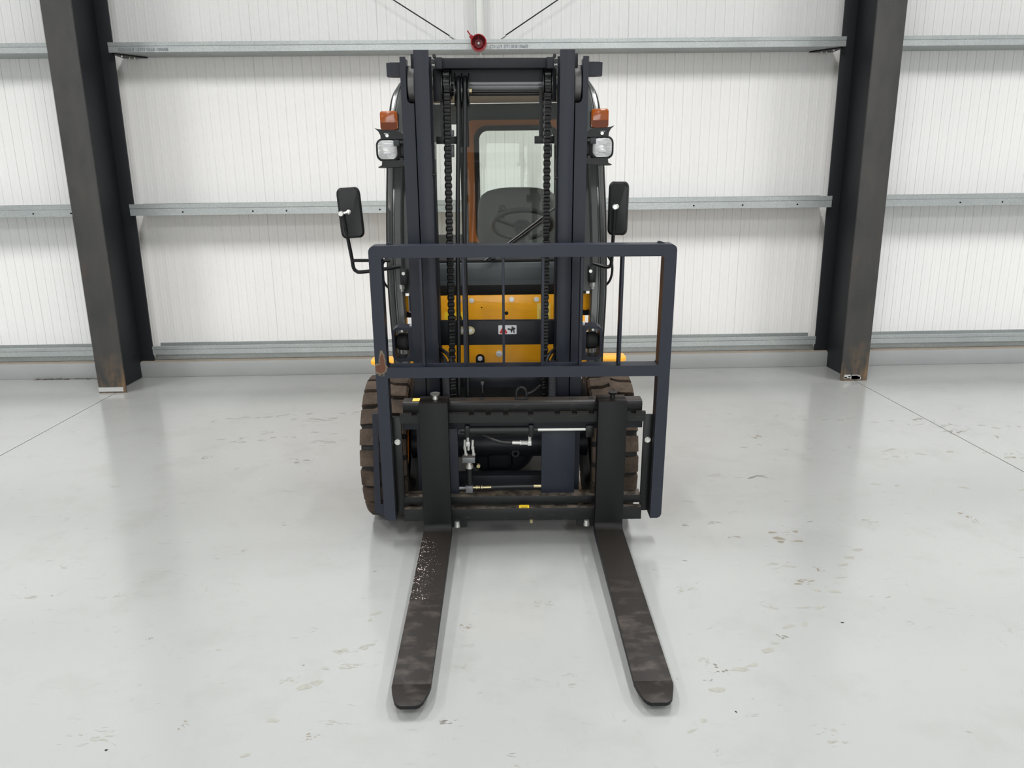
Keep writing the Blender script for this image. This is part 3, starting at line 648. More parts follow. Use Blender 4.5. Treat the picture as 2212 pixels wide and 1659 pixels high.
# ---- mast rails
MX_CARRIAGE = MX; MX = MX @ Matrix.Translation((-0.006, 0, 0)) @ Matrix.Diagonal((0.98, 1, 1, 1))     # rails, crossheads: measured a little narrower
for s in (-1, 1):
    b = B().mbox(s*0.258, s*0.317, -0.20, -0.218, 0.02, 1.957, 0.002).mbox(s*0.28, s*0.297, -0.218, -0.332, 0.02, 1.945).mbox(s*0.258, s*0.317, -0.332, -0.35, 0.02, 1.945)
    mp('inner_mast_rail', b, 'navy')
    zf = 1.765
    fl = [(s*0.3235, -0.03), (s*0.374, -0.03), (s*0.374, 1.935), (s*0.352, 1.935), (s*0.352, zf+0.02), (s*0.348, zf+0.006), (s*0.338, zf), (s*0.3235, zf)]
    b = B().prism(fl, 'y', 0.222, 0.238).mbox(s*0.360, s*0.374, -0.238, -0.375, -0.03, 1.935).mbox(s*0.3235, s*0.374, -0.375, -0.392, -0.03, 1.915)
    mp('outer_mast_rail', b, 'navy')
    mp('rail_cap', B().mbox(s*0.300, s*0.334, -0.255, -0.33, 1.895, 1.948, 0.002), 'navy_dark')
    rl = mp('mast_roller', B().lathe([(-0.018, 0), (-0.018, 0.056), (-0.012, 0.068), (0.012, 0.068), (0.018, 0.056), (0.018, 0)], (s*0.334, 0.292, 1.838), (1, 0, 0), 36), 'roller')
    # stop block on the outside of the mast head
    b = B().prism([(0.26, 1.868), (0.345, 1.868), (0.345, 1.918), (0.26, 1.918)], 'x', s*0.372, s*0.416)
    b.prism([(s*0.416, 0.26), (s*0.436, 0.285), (s*0.436, 0.33), (s*0.416, 0.345)], 'z', 1.868, 1.918)
    mp('mast_stop_block', b, 'navy', label='block with a chamfered end at the mast head')
    # crosshead gussets
    mp('crosshead_gusset', B().mbox(s*0.207, s*0.252, -0.30, -0.32, 1.775, 1.905, 0.002), 'navy_dark')
    # tilt bracket loops with rollers behind
    cx0, cx1 = (s*0.366, s*0.470)
    a0, a1 = sorted((cx0, cx1))
    h0, h1 = sorted((s*0.396, s*0.4575))
    ol = rrect(a0, a1, 0.699, 0.853, 0.030)
    n = len(ol)//4
    if s < 0: ol = [(a1, 0.853)]*n+ol[n:3*n]+[(a1, 0.699)]*n
    else: ol = ol[:n]+[(a0, 0.853)]*n+[(a0, 0.699)]*n+ol[3*n:]
    lp = mp('tilt_bracket', B().ring(ol, rrect(h0, h1, 0.714, 0.841, 0.018), 'y', 0.265, 0.335), 'navy')
    sub('bracket_roller', B().lathe([(-0.030, 0), (-0.030, 0.030), (-0.020, 0.038), (0.02, 0.038), (0.030, 0.030), (0.030, 0)], (s*0.424, 0.325, 0.775), (1, s*0.22, 0), 28), 'rubber', lp)
    sub('bracket_pin', B().mbox(s*0.437-.007, s*0.437+.007, -0.35, -0.36, 0.712, 0.838, 0.003), 'zinc', lp)
    sub('grease_nipple', B().cyl((s*0.383, 0.30, 0.852), (s*0.383, 0.30, 0.864), 0.010, 8), 'sticker_white', lp)
    # lift cylinder behind the rails
    lc = mp('lift_cylinder', B().cyl((s*0.290, 0.425, 0.0), (s*0.290, 0.425, 1.55), 0.030, 20), 'black')
    sub('cylinder_rod', B().cyl((s*0.290, 0.425, 1.55), (s*0.290, 0.425, 1.80), 0.018, 16), 'chrome', lc)
    # chain anchor hung behind the chain
    an = mp('chain_anchor', B().mbox(s*0.170-.006 if s > 0 else -0.246, s*0.246 if s > 0 else -0.158, -0.30, -0.335, 1.612, 1.642, 0.002), 'black')
    xa = s*0.205
    sub('rear_chain_run', B().mbox(xa-.022, xa+.022, -0.32, -0.335, 1.642, 1.83), 'black', an)
    sub('anchor_bolt', B().mbox(xa+.012, xa+.032, -0.305, -0.33, 1.56, 1.61, 0.003), 'steel_grey', an)
    sub('anchor_nut', B().mbox(xa+.010, xa+.033, -0.305, -0.325, 1.643, 1.666, 0.002), 'steel_grey', an)
    sub('anchor_stud', B().cyl((xa+.012, 0.32, 1.50), (xa+.012, 0.32, 1.612), 0.008, 10), 'black', an)
mp('rail_spacer', B().cyl((-0.258, 0.21, 1.495), (-0.243, 0.21, 1.495), 0.006, 8), 'black'); mp('rail_spacer', B().cyl((0.258, 0.21, 1.48), (0.243, 0.21, 1.48), 0.006, 8), 'black')
# crossheads
ch = mp('upper_crosshead', B().mbox(-0.237, 0.237, -0.225, -0.30, 1.893, 1.930, 0.003), 'navy_dark')
for s in (-1, 1):
    sub('crosshead_end', B().mbox(s*0.205, s*0.236, -0.215, -0.26, 1.890, 1.932, 0.003), 'navy_dark', ch)
    sub('crosshead_bolt', B().cyl((s*0.243, 0.235, 1.917), (s*0.243, 0.215, 1.917), 0.009, 8).cyl((s*0.243, 0.24, 1.896), (s*0.243, 0.22, 1.896), 0.007, 8).cyl((s*0.238, 0.24, 1.935), (s*0.238, 0.225, 1.938), 0.007, 8), 'black', ch)
mp('crosshead_plate', B().mbox(-0.25, 0.25, -0.31, -0.325, 1.850, 1.905), 'navy_dark')
mp('cross_tube', B().cyl((-0.25, 0.345, 1.832), (0.25, 0.345, 1.832), 0.0165, 20), 'steel_grey')
mp('lower_tube', B().cyl((-0.25, 0.345, 1.806), (0.25, 0.345, 1.806), 0.008, 12), 'black')
mb = mp('middle_crossmember', B().mbox(-0.36, 0.36, -0.345, -0.375, 0.751, 0.861, 0.002), 'navy_dark')
mp('lower_crossmember', B().mbox(-0.36, 0.36, -0.345, -0.375, 0.550, 0.604, 0.002), 'navy_dark')
mp('bottom_crossmember', B().mbox(-0.36, 0.36, -0.30, -0.36, 0.02, 0.13, 0.003), 'navy_dark')
# warning sticker
yS = 0.3445
st_ = sub('warning_sticker', B().prism(rrect(0.004, 0.087, 0.800, 0.841, 0.004), 'y', yS-.0006, yS), 'sticker_white', mb, label='white sticker with red warning triangle and crushed hand')
y = yS-.0012
sub('warning_triangle', B().prism([(0.0095, 0.806), (0.012, 0.8035), (0.042, 0.8035), (0.0445, 0.806), (0.0445, 0.809), (0.029, 0.835), (0.027, 0.837), (0.025, 0.835), (0.0095, 0.809)], 'y', y, yS), 'sticker_red', mb)
sub('exclamation_mark', B().prism([(0.0255, 0.829), (0.0285, 0.829), (0.0278, 0.814), (0.0262, 0.814)], 'y', y-.0006, y).prism(rrect(0.0255, 0.0285, 0.807, 0.810, 0.0012, 3), 'y', y-.0006, y), 'sticker_white', mb)
hand = [(0.047, 0.829), (0.056, 0.826), (0.063, 0.8235), (0.067, 0.826), (0.065, 0.836), (0.069, 0.836), (0.0705, 0.829), (0.0745, 0.834), (0.0765, 0.832), (0.0735, 0.827), (0.080, 0.8305), (0.0815, 0.828), (0.0755, 0.824), (0.082, 0.8245), (0.0815, 0.822), (0.0755, 0.8205), (0.075, 0.8175),
        (0.0775, 0.8165), (0.078, 0.805), (0.073, 0.805), (0.073, 0.818), (0.068, 0.8165), (0.0665, 0.808), (0.063, 0.807), (0.0625, 0.815), (0.058, 0.8195), (0.047, 0.820)]
hm = bmesh.new(); vs = [hm.verts.new((px, y, pz)) for px, pz in hand]; f_ = hm.faces.new(vs); bmesh.ops.triangulate(hm, faces=[f_])
bb = B(); bb._take(hm)
sub('hand_symbol', bb, 'ink', mb)
for x in (-0.168, -0.128):
    k = sub('hose_clamp', B().mbox(x-.014, x+.010, -0.344, -0.3455+.004, 0.800, 0.838).cyl((x+.008, 0.345, 0.819), (x+.008, 0.340, 0.819), 0.017, 16), 'brass', mb)
    sub('clamp_bolt', B().cyl((x+.006, 0.34, 0.819), (x+.006, 0.334, 0.819), 0.010, 6).cyl((x+.006, 0.334, 0.819), (x+.006, 0.331, 0.819), 0.005, 8), 'zinc', mb)

MX = MX_CARRIAGE
# ---- lift chains: one object per link
def leaf(z0, z1, r, seg=5):
    return [(math.cos(R(180*i/seg))*r, z1+math.sin(R(180*i/seg))*r) for i in range(seg+1)] + [(math.cos(R(180+180*i/seg))*r, z0+math.sin(R(180+180*i/seg))*r) for i in range(seg+1)]
PITCH = 0.0282
def link_mesh(offs, nm):
    b = B()
    for xo in offs: b.prism([(y, z) for y, z in leaf(0.0, PITCH, 0.0105)], 'x', xo-.0019, xo+.0019)
    b.cyl((-0.0140, 0, PITCH/2), (0.0140, 0, PITCH/2), 0.0065, 10)
    return b.mesh(nm, M['black_gloss'], Matrix.Identity(4))
def barrel_link(w, r, nm):
    b = B(); prof = [(-w, 0), (-w, r*.72), (-w+.0025, r)]
    for gx in (-w*.5, 0.0, w*.5): prof += [(gx-.0012, r), (gx-.0008, r-.0012), (gx+.0008, r-.0012), (gx+.0012, r)]
    prof += [(w-.0025, r), (w, r*.72), (w, 0)]
    b.lathe(prof, (0, 0, PITCH*.5), (1, 0, 0), 14).box(-w*.78, w*.78, -r*.62, r*.62, -PITCH*.12, PITCH*.3)
    return b.mesh(nm, M['black_gloss'], Matrix.Identity(4))
LM = [barrel_link(0.0138, 0.0118, 'chain_link')]*2
def chain(xt, xb):
    p0, p1 = Vector((xt, 0.232, 1.862)), Vector((xb, 0.215, 0.54))
    ch = mp('lift_chain', B().cyl((xb-.016, 0.215, 0.525), (xb+.016, 0.215, 0.525), 0.012, 12), 'black')
    n = int((p0-p1).length/PITCH)
    for k in range(n):
        q = MX @ p1.lerp(p0, (k+0.2)/n); o = link('chain_link', LM[k % 2], ch); o.matrix_parent_inverse = Matrix.Identity(4)
        d = (MX.to_3x3() @ (p0-p1)).normalized(); o.matrix_basis = Matrix.Translation(q) @ d.to_track_quat('Z', 'Y').to_matrix().to_4x4() @ Matrix.Rotation(math.pi, 4, 'Z')
    # run over the sheave
    for k in range(5):
        a = R(8+k*27); c = Vector((xt, 0.232+0.052, 1.838)); q = c+Vector((0, -0.058*math.cos(a), 0.058*math.sin(a)))
        o = link('chain_link', LM[k % 2], ch); o.matrix_basis = MX @ Matrix.Translation(q) @ Matrix.Rotation(-a, 4, 'X') @ Matrix.Translation((0, 0, -PITCH/2))
    sh = mp('chain_sheave', B().lathe([(-0.019, 0), (-0.019, 0.060), (-0.016, 0.060), (-0.014, 0.046), (0.014, 0.046), (0.016, 0.060), (0.019, 0.060), (0.019, 0)], (xt, 0.284, 1.838), (1, 0, 0), 40), 'black_gloss')
chain(-0.1955, -0.2035); chain(0.2020, 0.1975)
# hoses over their pulley
for xt, xm, xb in ((-0.149, -0.166, -0.178), (-0.123, -0.138, -0.139)):
    mp('lift_hose', B().tube([(xt, 0.32, 1.60), (xt, 0.32, 1.80), (xt, 0.305, 1.845), (xt, 0.28, 1.862), (xt, 0.255, 1.848), (xt, 0.245, 1.81), (xt-.004, 0.245, 1.65), (xm, 0.245, 1.27), ((xm+xb)/2, 0.245, 0.9), (xb, 0.245, 0.62), (xb, 0.235, 0.50), (xb, 0.2, 0.42)], 0.0092, 12, 4), 'hose')
b = B()
for x in (-0.164, -0.1365, -0.109): b.lathe([(-0.0018, 0), (-0.0018, 0.066), (0.0018, 0.066), (0.0018, 0)], (x, 0.29, 1.815), (1, 0, 0), 40)
hp = mp('hose_pulley', b.cyl((-0.164, 0.29, 1.815), (-0.109, 0.29, 1.815), 0.036, 24), 'black_gloss')
sub('pulley_bolt', B().cyl((-0.109, 0.29, 1.815), (-0.098, 0.29, 1.815), 0.012, 6), 'brass', hp)
# hose loops beside the chains at the carriage
for s in (-1, 1):
    b = B().tube([(s*0.262, 0.30, 0.745), (s*0.245, 0.25, 0.752), (s*0.222, 0.225, 0.742), (s*0.208, 0.21, 0.715), (s*0.205, 0.20, 0.66)], 0.0085, 10, 4)
    b.tube([(s*0.262, 0.30, 0.722), (s*0.248, 0.25, 0.728), (s*0.235, 0.225, 0.715), (s*0.228, 0.21, 0.69)], 0.0085, 10, 4)
    mp('carriage_hose', b, 'hose')
mp('dip_switch', B().cyl((-0.075, 0.27, 0.55), (-0.075, 0.27, 0.59), 0.003, 8).prism([(-0.082, 0.602), (-0.068, 0.602), (-0.071, 0.588), (-0.079, 0.588)], 'y', 0.266, 0.274), 'steel_grey')
mp('carriage_hose', B().tube([(0.12, 0.17, 0.575), (0.15, 0.18, 0.585), (0.18, 0.20, 0.605)], 0.006, 8, 4), 'hose')

# ---- truck body (upright): x across, y away from the camera, z up
def tp(name, b, mat, **k): return part(name, b, mat, FK, **k)
def ts(name, b, mat, par, **k): return part(name, b, mat, par, **k)
# wheels
def wheel(name, xc, yc, R0, wdt, sgn, lugs):
    hw = wdt/2; Rb = R0-0.020
    rim = B().lathe([(-hw*.55, R0*.42), (-hw*.5, R0*.56), (hw*.5, R0*.56), (hw*.62, R0*.60), (hw*.62, R0*.55), (hw*.3, R0*.42), (hw*.25, R0*.15), (hw*.3, 0)], (xc, yc, R0), (sgn, 0, 0), 36)
    w = tp(name, rim, 'yellow')
    ts('tyre', B().lathe([(-hw*.62, R0*.58), (-hw*.92, R0*.66), (-hw*1.02, R0*.82), (-hw*.96, Rb-.012), (-hw*.8, Rb), (hw*.8, Rb), (hw*.96, Rb-.012), (hw*1.02, R0*.82), (hw*.92, R0*.66), (hw*.62, R0*.58)], (xc, yc, R0), (1, 0, 0), 64), 'rubber', w)
    nb = B(); bm = nb.bm; pitch = 2*math.pi/lugs
    def P(s, a, r): return bm.verts.new((xc+s, yc+math.sin(a)*r, R0+math.cos(a)*r))
    for side in (-1, 1):
        for k in range(lugs):
            a = k*pitch+(0 if side < 0 else pitch*.5); w2 = pitch*.375; q = pitch
            o = [(1.01, a-w2, R0-.055, R0-.040), (1.01, a+w2, R0-.055, R0-.040), (1.0, a+w2, R0-.04, R0-.012), (0.90, a+w2, Rb-.02, R0-.002), (0.40, a+w2, Rb-.01, R0), (.08, a+w2+.20*q, Rb-.01, R0), (-.10, a+w2+.10*q, Rb-.01, R0), (.02, a-w2+.24*q, Rb-.01, R0), (0.36, a-w2, Rb-.01, R0), (0.90, a-w2, Rb-.02, R0-.002), (1.0, a-w2, R0-.04, R0-.012)]
            lo = [P(side*hw*s_, x, r0) for s_, x, r0, r1 in o]; hi = [P(side*hw*s_, x, r1) for s_, x, r0, r1 in o]; n = len(o)
            bm.faces.new((hi[0], hi[1], hi[2], hi[10])); bm.faces.new((hi[10], hi[2], hi[3], hi[9])); bm.faces.new(hi[3:10])
            for i in range(n): bm.faces.new((lo[i], lo[(i+1) % n], hi[(i+1) % n], hi[i]))
    ts('tyre_lugs', nb, 'tread', w, label='brown dusty tread lugs', smooth=20)
    return w
wheel('front_wheel', -0.515, 0.455, 0.338, 0.204, -1, 22); wheel('front_wheel', 0.515, 0.455, 0.338, 0.204, 1, 22)
wheel('rear_wheel', -0.44, 2.08, 0.27, 0.16, -1, 18); wheel('rear_wheel', 0.44, 2.08, 0.27, 0.16, 1, 18)
# drive axle and its round housing
ax = tp('drive_axle', B().lathe([(0.0, 0.0), (0.0, 0.13), (0.02, 0.165), (0.06, 0.185), (0.22, 0.19)], (0.0, 0.42, 0.34), (0, 1, 0), 40).cyl((-0.42, 0.455, 0.345), (0.42, 0.455, 0.345), 0.075, 24).box(-.06, .06, 0.405, 0.43, 0.22, 0.47, .02), 'navy_dark')
ts('drain_plug', B().ring([(0.075+.019*math.cos(R(20*i)), 0.305+.019*math.sin(R(20*i))) for i in range(18)], [(0.075+.010*math.cos(R(20*i)), 0.305+.010*math.sin(R(20*i))) for i in range(18)], 'y', 0.385, 0.43).cyl((0.075, 0.40, 0.305), (0.075, 0.41, 0.305), 0.008, 6), 'black', ax)
ts('rust_bracket', B().box(0.15, 0.19, 0.62, 0.64, 0.215, 0.235, .005), 'orange', ax)
for s in (-1, 1):
    tl = tp('tilt_cylinder', B().cyl((s*0.33, 0.62, 0.60), (s*0.33, 1.15, 0.72), 0.035, 18), 'black')
    ts('tilt_rod', B().cyl((s*0.36, 0.38, 0.58), (s*0.33, 0.62, 0.60), 0.018, 14), 'chrome', tl)
# chassis
tp('chassis', B().box(-0.40, 0.40, 0.68, 2.0, 0.20, 0.64, .01).box(-0.30, 0.30, 0.60, 0.70, 0.25, 0.62), 'hole', label='black chassis behind the axle')
tp('counterweight', B().prism([(-0.56, 1.85), (0.56, 1.85), (0.58, 2.1), (0.52, 2.42), (0.36, 2.60), (-0.36, 2.60), (-0.52, 2.42), (-0.58, 2.1)], 'z', 0.30, 1.02, 0.03), 'yellow')
tp('engine_hood', B().box(-0.42, 0.42, 1.15, 1.95, 0.60, 0.96, .03), 'yellow')
for s in (-1, 1):
    x0, x1 = sorted((s*0.405, s*0.642))
    poly = [(s*0.405, 0.60), (s*0.56, 0.60), (s*0.60, 0.605), (s*0.636, 0.65), (s*0.636, 0.74), (s*0.405, 0.76)]
    tp('front_fender', B().prism(poly, 'z', 0.690, 0.712, 0.004), 'yellow')
    tp('side_step', B().box(x0, x1, 0.86, 1.60, 0.30, 0.33, .006).box(x1-.02 if s > 0 else x0, x1 if s > 0 else x0+.02, 0.95, 1.50, 0.33, 0.50), 'yellow')
# front panel
pan = [(-0.452, 1.028), (-0.452, 0.965), (-0.446, 0.953), (-0.432, 0.947), (-0.40, 0.955), (-0.365, 0.956), (-0.345, 0.95), (-0.335, 0.93), (-0.335, 0.60), (0.335, 0.60), (0.335, 0.93), (0.345, 0.95), (0.365, 0.956), (0.40, 0.955), (0.432, 0.947), (0.446, 0.953), (0.452, 0.965), (0.452, 1.028)]
fp = tp('front_panel', B().prism(pan, 'y', 0.655, 0.668, 0.002), 'yellow')
YP = 0.655
for x, z in ((-0.19, 1.003), (-0.128, 1.003), (0.068, 1.006), (0.190, 1.004)):
    ts('panel_bolt', B().cyl((x, YP, z), (x, YP-.004, z), 0.0125, 16).cyl((x, YP-.003, z), (x, YP-.013, z), 0.0095, 6), 'zinc', fp)
ts('panel_bolt', B().cyl((0.003, YP, 0.735), (0.003, YP-.004, 0.735), 0.016, 20).cyl((0.003, YP-.003, 0.735), (0.003, YP-.014, 0.735), 0.009, 6), 'sticker_white', fp)
ts('panel_bolt', B().cyl((-0.092, YP-.01, 0.715), (-0.092, YP-.02, 0.715), 0.012, 6), 'sticker_white', fp)
hb = B()
for x, z, r in ((-0.228, 1.003, .009), (0.042, 0.938, .009), (-0.079, 0.968, .0035)): hb.cyl((x, YP+.002, z), (x, YP-.0006, z), r, 18)
hb.prism([(x-.092, z) for x, z in rrect(-.022, .022, 0.66, 0.735, 0.021)], 'y', YP-.0006, YP+.002)
ts('panel_hole', hb, 'hole', fp)
ts('rating_sticker', B().box(-0.262, -0.148, YP-.0006, YP, 0.890, 0.948), 'sticker_yellow', fp, label='yellow sticker with the figures 20')
text('rating_figures', '20', 0.050, 'ink', fp, Matrix.Translation((-0.226, YP-.0012, 0.896)) @ FACE)
ts('notice_sticker', B().box(0.192, 0.258, YP-.0006, YP, 0.898, 0.985), 'sticker_pale', fp, label='pale yellow notice sticker with small print')
nb = B()
for k in range(7): nb.box(0.205+.006*k, 0.207+.006*k, YP-.001, YP-.0004, 0.905, 0.905+random.uniform(.025, .05))
nb.box(0.215, 0.235, YP-.001, YP-.0004, 0.972, 0.975)
ts('notice_print', nb, 'ink_grey', fp)
pl = ts('load_plate', B().box(-0.432, -0.300, YP-.0012, YP, 0.952, 1.030), 'ink', fp, label='black data plate with white edge and CE mark')
nb = B().box(-0.436, -0.432, YP-.0016, YP, 0.950, 1.03).box(-0.436, -0.300, YP-.0016, YP, 0.948, 0.952)
ts('plate_edge', nb, 'sticker_white', fp)
text('plate_mark', 'CE', 0.011, 'sticker_white', fp, Matrix.Translation((-0.419, YP-.0018, 0.957)) @ FACE)
ts('plate_diamond', B().prism([(-0.419, 0.977), (-0.411, 0.970), (-0.403, 0.977), (-0.411, 0.984)], 'y', YP-.0018, YP-.001), 'sticker_red', fp)
nb = B()
for k in range(5): nb.prism([(-0.417+(.004 if k else 0), 0.990+k*.0065), (-0.407, 0.990+k*.0065), (-0.407, 0.9935+k*.0065), (-0.417+(.003 if k else 0), 0.9945+k*.0065)], 'y', YP-.0018, YP-.001)
ts('plate_print', nb, 'sticker_white', fp)
# recess and cowl
tp('recess_panel', B().box(-0.44, 0.44, 0.755, 0.765, 0.95, 1.12), 'yellow')
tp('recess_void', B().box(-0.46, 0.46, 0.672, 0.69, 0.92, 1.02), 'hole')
cw = tp('front_cowl', B().prism([(0.635, 1.085), (0.645, 1.160), (0.655, 1.185), (0.80, 1.20), (0.80, 1.085)], 'x', -0.462, 0.462, 0.004), 'cowl')
ts('cowl_cap', B().prism([(s_*0.462, 1.08) for s_ in (-1, 1)]+[(0.44, 1.10), (-0.44, 1.10)], 'y', 0.633, 0.64), 'cowl', cw)
# windscreen with rubber edge, wiper
g_ = tp('windscreen', B().prism([(-.452, 0), (.452, 0), (.43, 0.82), (-.43, 0.82)], 'y', -.002, .002), 'glass')
g_.matrix_basis = Matrix.Translation((0, 0.675, 1.195)) @ Matrix.Rotation(R(-13), 4, 'X')
def WS(x, s): return Vector((x, 0.675, 1.195))+Vector((0, math.sin(R(13))*s, math.cos(R(13))*s))
ts('windscreen_seal', B().tube([WS(-.455, 0), WS(.455, 0)], 0.013, 10), 'rubber', FK).name = 'windscreen_seal'
wp = tp('wiper', B().tube([WS(-.02, .02)+Vector((0, -.03, 0)), WS(.24, .20)+Vector((0, -.04, 0))], 0.005, 8).cyl(WS(-.02, .0)+Vector((0, 0, .01)), WS(-.02, .02)+Vector((0, -.04, 0)), 0.012, 12), 'black')
ts('wiper_blade', B().tube([WS(-.06, .0)+Vector((0, -.035, 0)), WS(.10, .115)+Vector((0, -.030, 0)), WS(.30, .262)+Vector((0, -.022, 0))], 0.0055, 6), 'black', wp)
# cab frame: two bent tubes with a rib, plus inner tubes
def frame_path(s, dx=0):
    dx -= 0.009
    return [(s*(0.475+dx), 0.585, 0.66), (s*(0.480+dx), 0.590, 0.80), (s*(0.492+dx), 0.612, 1.05), (s*(0.494+dx), 0.655, 1.30), (s*(0.489+dx), 0.715, 1.55), (s*(0.481+dx), 0.775, 1.78), (s*(0.470+dx), 0.845, 1.925), (s*(0.455+dx), 0.93, 2.0),
            (s*(0.44+dx), 1.05, 2.032), (s*(0.43+dx), 1.50, 2.045), (s*(0.43+dx), 1.90, 2.035), (s*(0.43+dx), 2.02, 1.97), (s*(0.435+dx), 2.07, 1.80), (s*(0.45+dx), 2.12, 1.30), (s*(0.46+dx), 2.15, 1.00)]
pp = [(-.030, -.034), (-.004, -.036), (.0, -.031), (.005, -.031), (.009, -.036), (.016, -.034), (.019, -.022), (.030, -.020), (.034, -.014), (.034, .03), (.028, .036), (-.030, .036), (-.036, .028), (-.036, -.026)]
for s in (-1, 1):
    pts = smooth_path([Vector(p) for p in frame_path(s)], 5)
    prof = [((x if s > 0 else -x), y) for x, y in pp]
    fr = tp('cab_pillar', B().sweep(pts, prof, up=(0, 1, 0)), 'greygreen', smooth=28)
    ip = smooth_path([Vector(p)+Vector((-s*0.052, 0.02, -0.005)) for p in frame_path(s)[2:10]], 5)
    ts('pillar_lining', B().sweep(ip, [(-.024, -.018), (.022, -.022), (.024, .02), (-.022, .024)], up=(0, 1, 0)), 'greygreen', fr, smooth=30)
    ts('pillar_seam', B().tube([Vector(p)+Vector((s*0.038, 0.0, 0)) for p in pts[:40]], 0.006, 6), 'rubber', fr)
    # hinge knob and grab hoop beside the backrest
    ts('hinge_knob', B().lathe([(0, 0.022), (0.012, 0.022), (0.02, 0.012), (0.02, 0)], (s*0.525, 0.66, 1.245), (s, 0, 0), 20).cyl((s*0.53, 0.65, 1.245), (s*0.563, 0.65, 1.245), 0.009, 8), 'black', fr)
    ts('door_stay', B().tube([(s*0.528, 0.66, 1.22), (s*0.553, 0.65, 1.18), (s*0.556, 0.65, 1.13), (s*0.545, 0.65, 1.09), (s*0.525, 0.66, 1.065)], 0.006, 8, 4), 'black', fr)
    # mirror clamp
    cl = ts('mirror_clamp', B().box(s*0.445-.012, s*0.445+.022, 0.55, 0.60, 1.095, 1.17, .004), 'black', fr)
    ts('clamp_nut', B().cyl((s*0.452, 0.57, 1.095), (s*0.452, 0.57, 1.075), 0.013, 8).cyl((s*0.452, 0.57, 1.075), (s*0.452, 0.57, 1.062), 0.007, 8).cyl((s*0.440, 0.55, 1.15), (s*0.440, 0.54, 1.15), 0.008, 8), 'zinc', fr)
tp('roof_panel', B().box(-0.43, 0.43, 0.95, 2.03, 2.062, 2.10, .01), 'greygreen')
rl_ = tp('roof_lining', B().box(-0.42, 0.42, 0.93, 2.02, 2.048, 2.061), 'tan', label='tan lining under the cab roof')
tp('roof_header', B().tube([(-0.45, 0.90, 2.02), (0.45, 0.90, 2.02)], 0.028, 12), 'greygreen')
# rear of the cab
tp('rear_header', B().box(-0.44, 0.44, 2.03, 2.06, 1.925, 2.046, .003).box(-0.44, -0.335, 2.03, 2.06, 1.82, 1.925).box(0.36, 0.44, 2.03, 2.06, 1.82, 1.925), 'cowl')
tp('rear_post', B().ring(rrect(0.128-0.362, 0.128+0.362, 1.0, 1.93, 0.03), rrect(0.128-0.31, 0.128+0.31, 1.02, 1.92, 0.03), 'y', 2.036, 2.06), 'plastic')
XR = 0.128
fr = tp('rear_window_frame', B().ring(rrect(XR-0.315, XR+0.315, 1.14, 1.945, 0.04, 6), rrect(XR-0.265, XR+0.265, 1.18, 1.905, 0.075, 6), 'y', 1.985, 2.035), 'orange', label='orange rear window frame')
ts('window_seal', B().ring(rrect(XR-0.270, XR+0.270, 1.175, 1.91, 0.08, 6), rrect(XR-0.238, XR+0.238, 1.21, 1.882, 0.055, 6), 'y', 1.975, 2.02), 'rubber', fr)
ts('window_pane', B().prism(rrect(XR-0.242, XR+0.242, 1.20, 1.89, 0.05, 6), 'y', 1.996, 2.0), 'rear_glass', fr)
tp('rear_handle', B().tube([(XR+0.16, 1.93, 1.845), (XR+0.225, 1.93, 1.895)], 0.011, 10), 'plastic')
tp('cab_rear_wall', B().box(-0.44, 0.44, 2.00, 2.03, 0.98, 1.24, .004), 'plastic')
# seat
def seat():
    b = B(); bm = b.bm; rows = []
    for i, (z, hw, y, th) in enumerate(((1.00, .21, 1.60, .05), (1.10, .235, 1.625, .06), (1.25, .246, 1.66, .065), (1.38, .247, 1.69, .06), (1.45, .240, 1.705, .055), (1.49, .222, 1.715, .05), (1.515, .185, 1.72, .042), (1.53, .12, 1.724, .03), (1.535, .05, 1.725, .018))):
        row = []
        for k in range(20):
            a = 2*math.pi*k/20; c, s_ = math.cos(a), math.sin(a)
            x = math.copysign(abs(c)**.45, c)*hw; yy = math.copysign(abs(s_)**.6, s_)*th
            if s_ < 0: yy -= (x/hw)**2*.05*hw/.24          # bolsters curl forward
            row.append(bm.verts.new((XR+x, y+yy, z)))
        rows.append(row)
    for r0, r1 in zip(rows, rows[1:]):
        for i in range(20): bm.faces.new((r0[i], r0[(i+1) % 20], r1[(i+1) % 20], r1[i]))
    bm.faces.new(rows[0][::-1]); bm.faces.new(rows[-1]); return b
st = tp('seat_back', seat(), 'seat', smooth=60)
ts('seat_piping', B().tube([(XR-.155, 1.625, 1.08), (XR-.165, 1.630, 1.28), (XR-.16, 1.648, 1.43)], .004, 6, 4).tube([(XR+.155, 1.625, 1.08), (XR+.165, 1.630, 1.28), (XR+.16, 1.648, 1.43)], .004, 6, 4), 'plastic', st)
cu = tp('seat_cushion', B().box(XR-.235, XR+.235, 1.14, 1.60, 0.97, 1.09, .035, 3), 'seat')
for s in (-1, 1): tp('armrest', B().box(XR+s*.275-.035, XR+s*.275+.035, 1.25, 1.62, 1.17, 1.22, .02, 3), 'plastic')
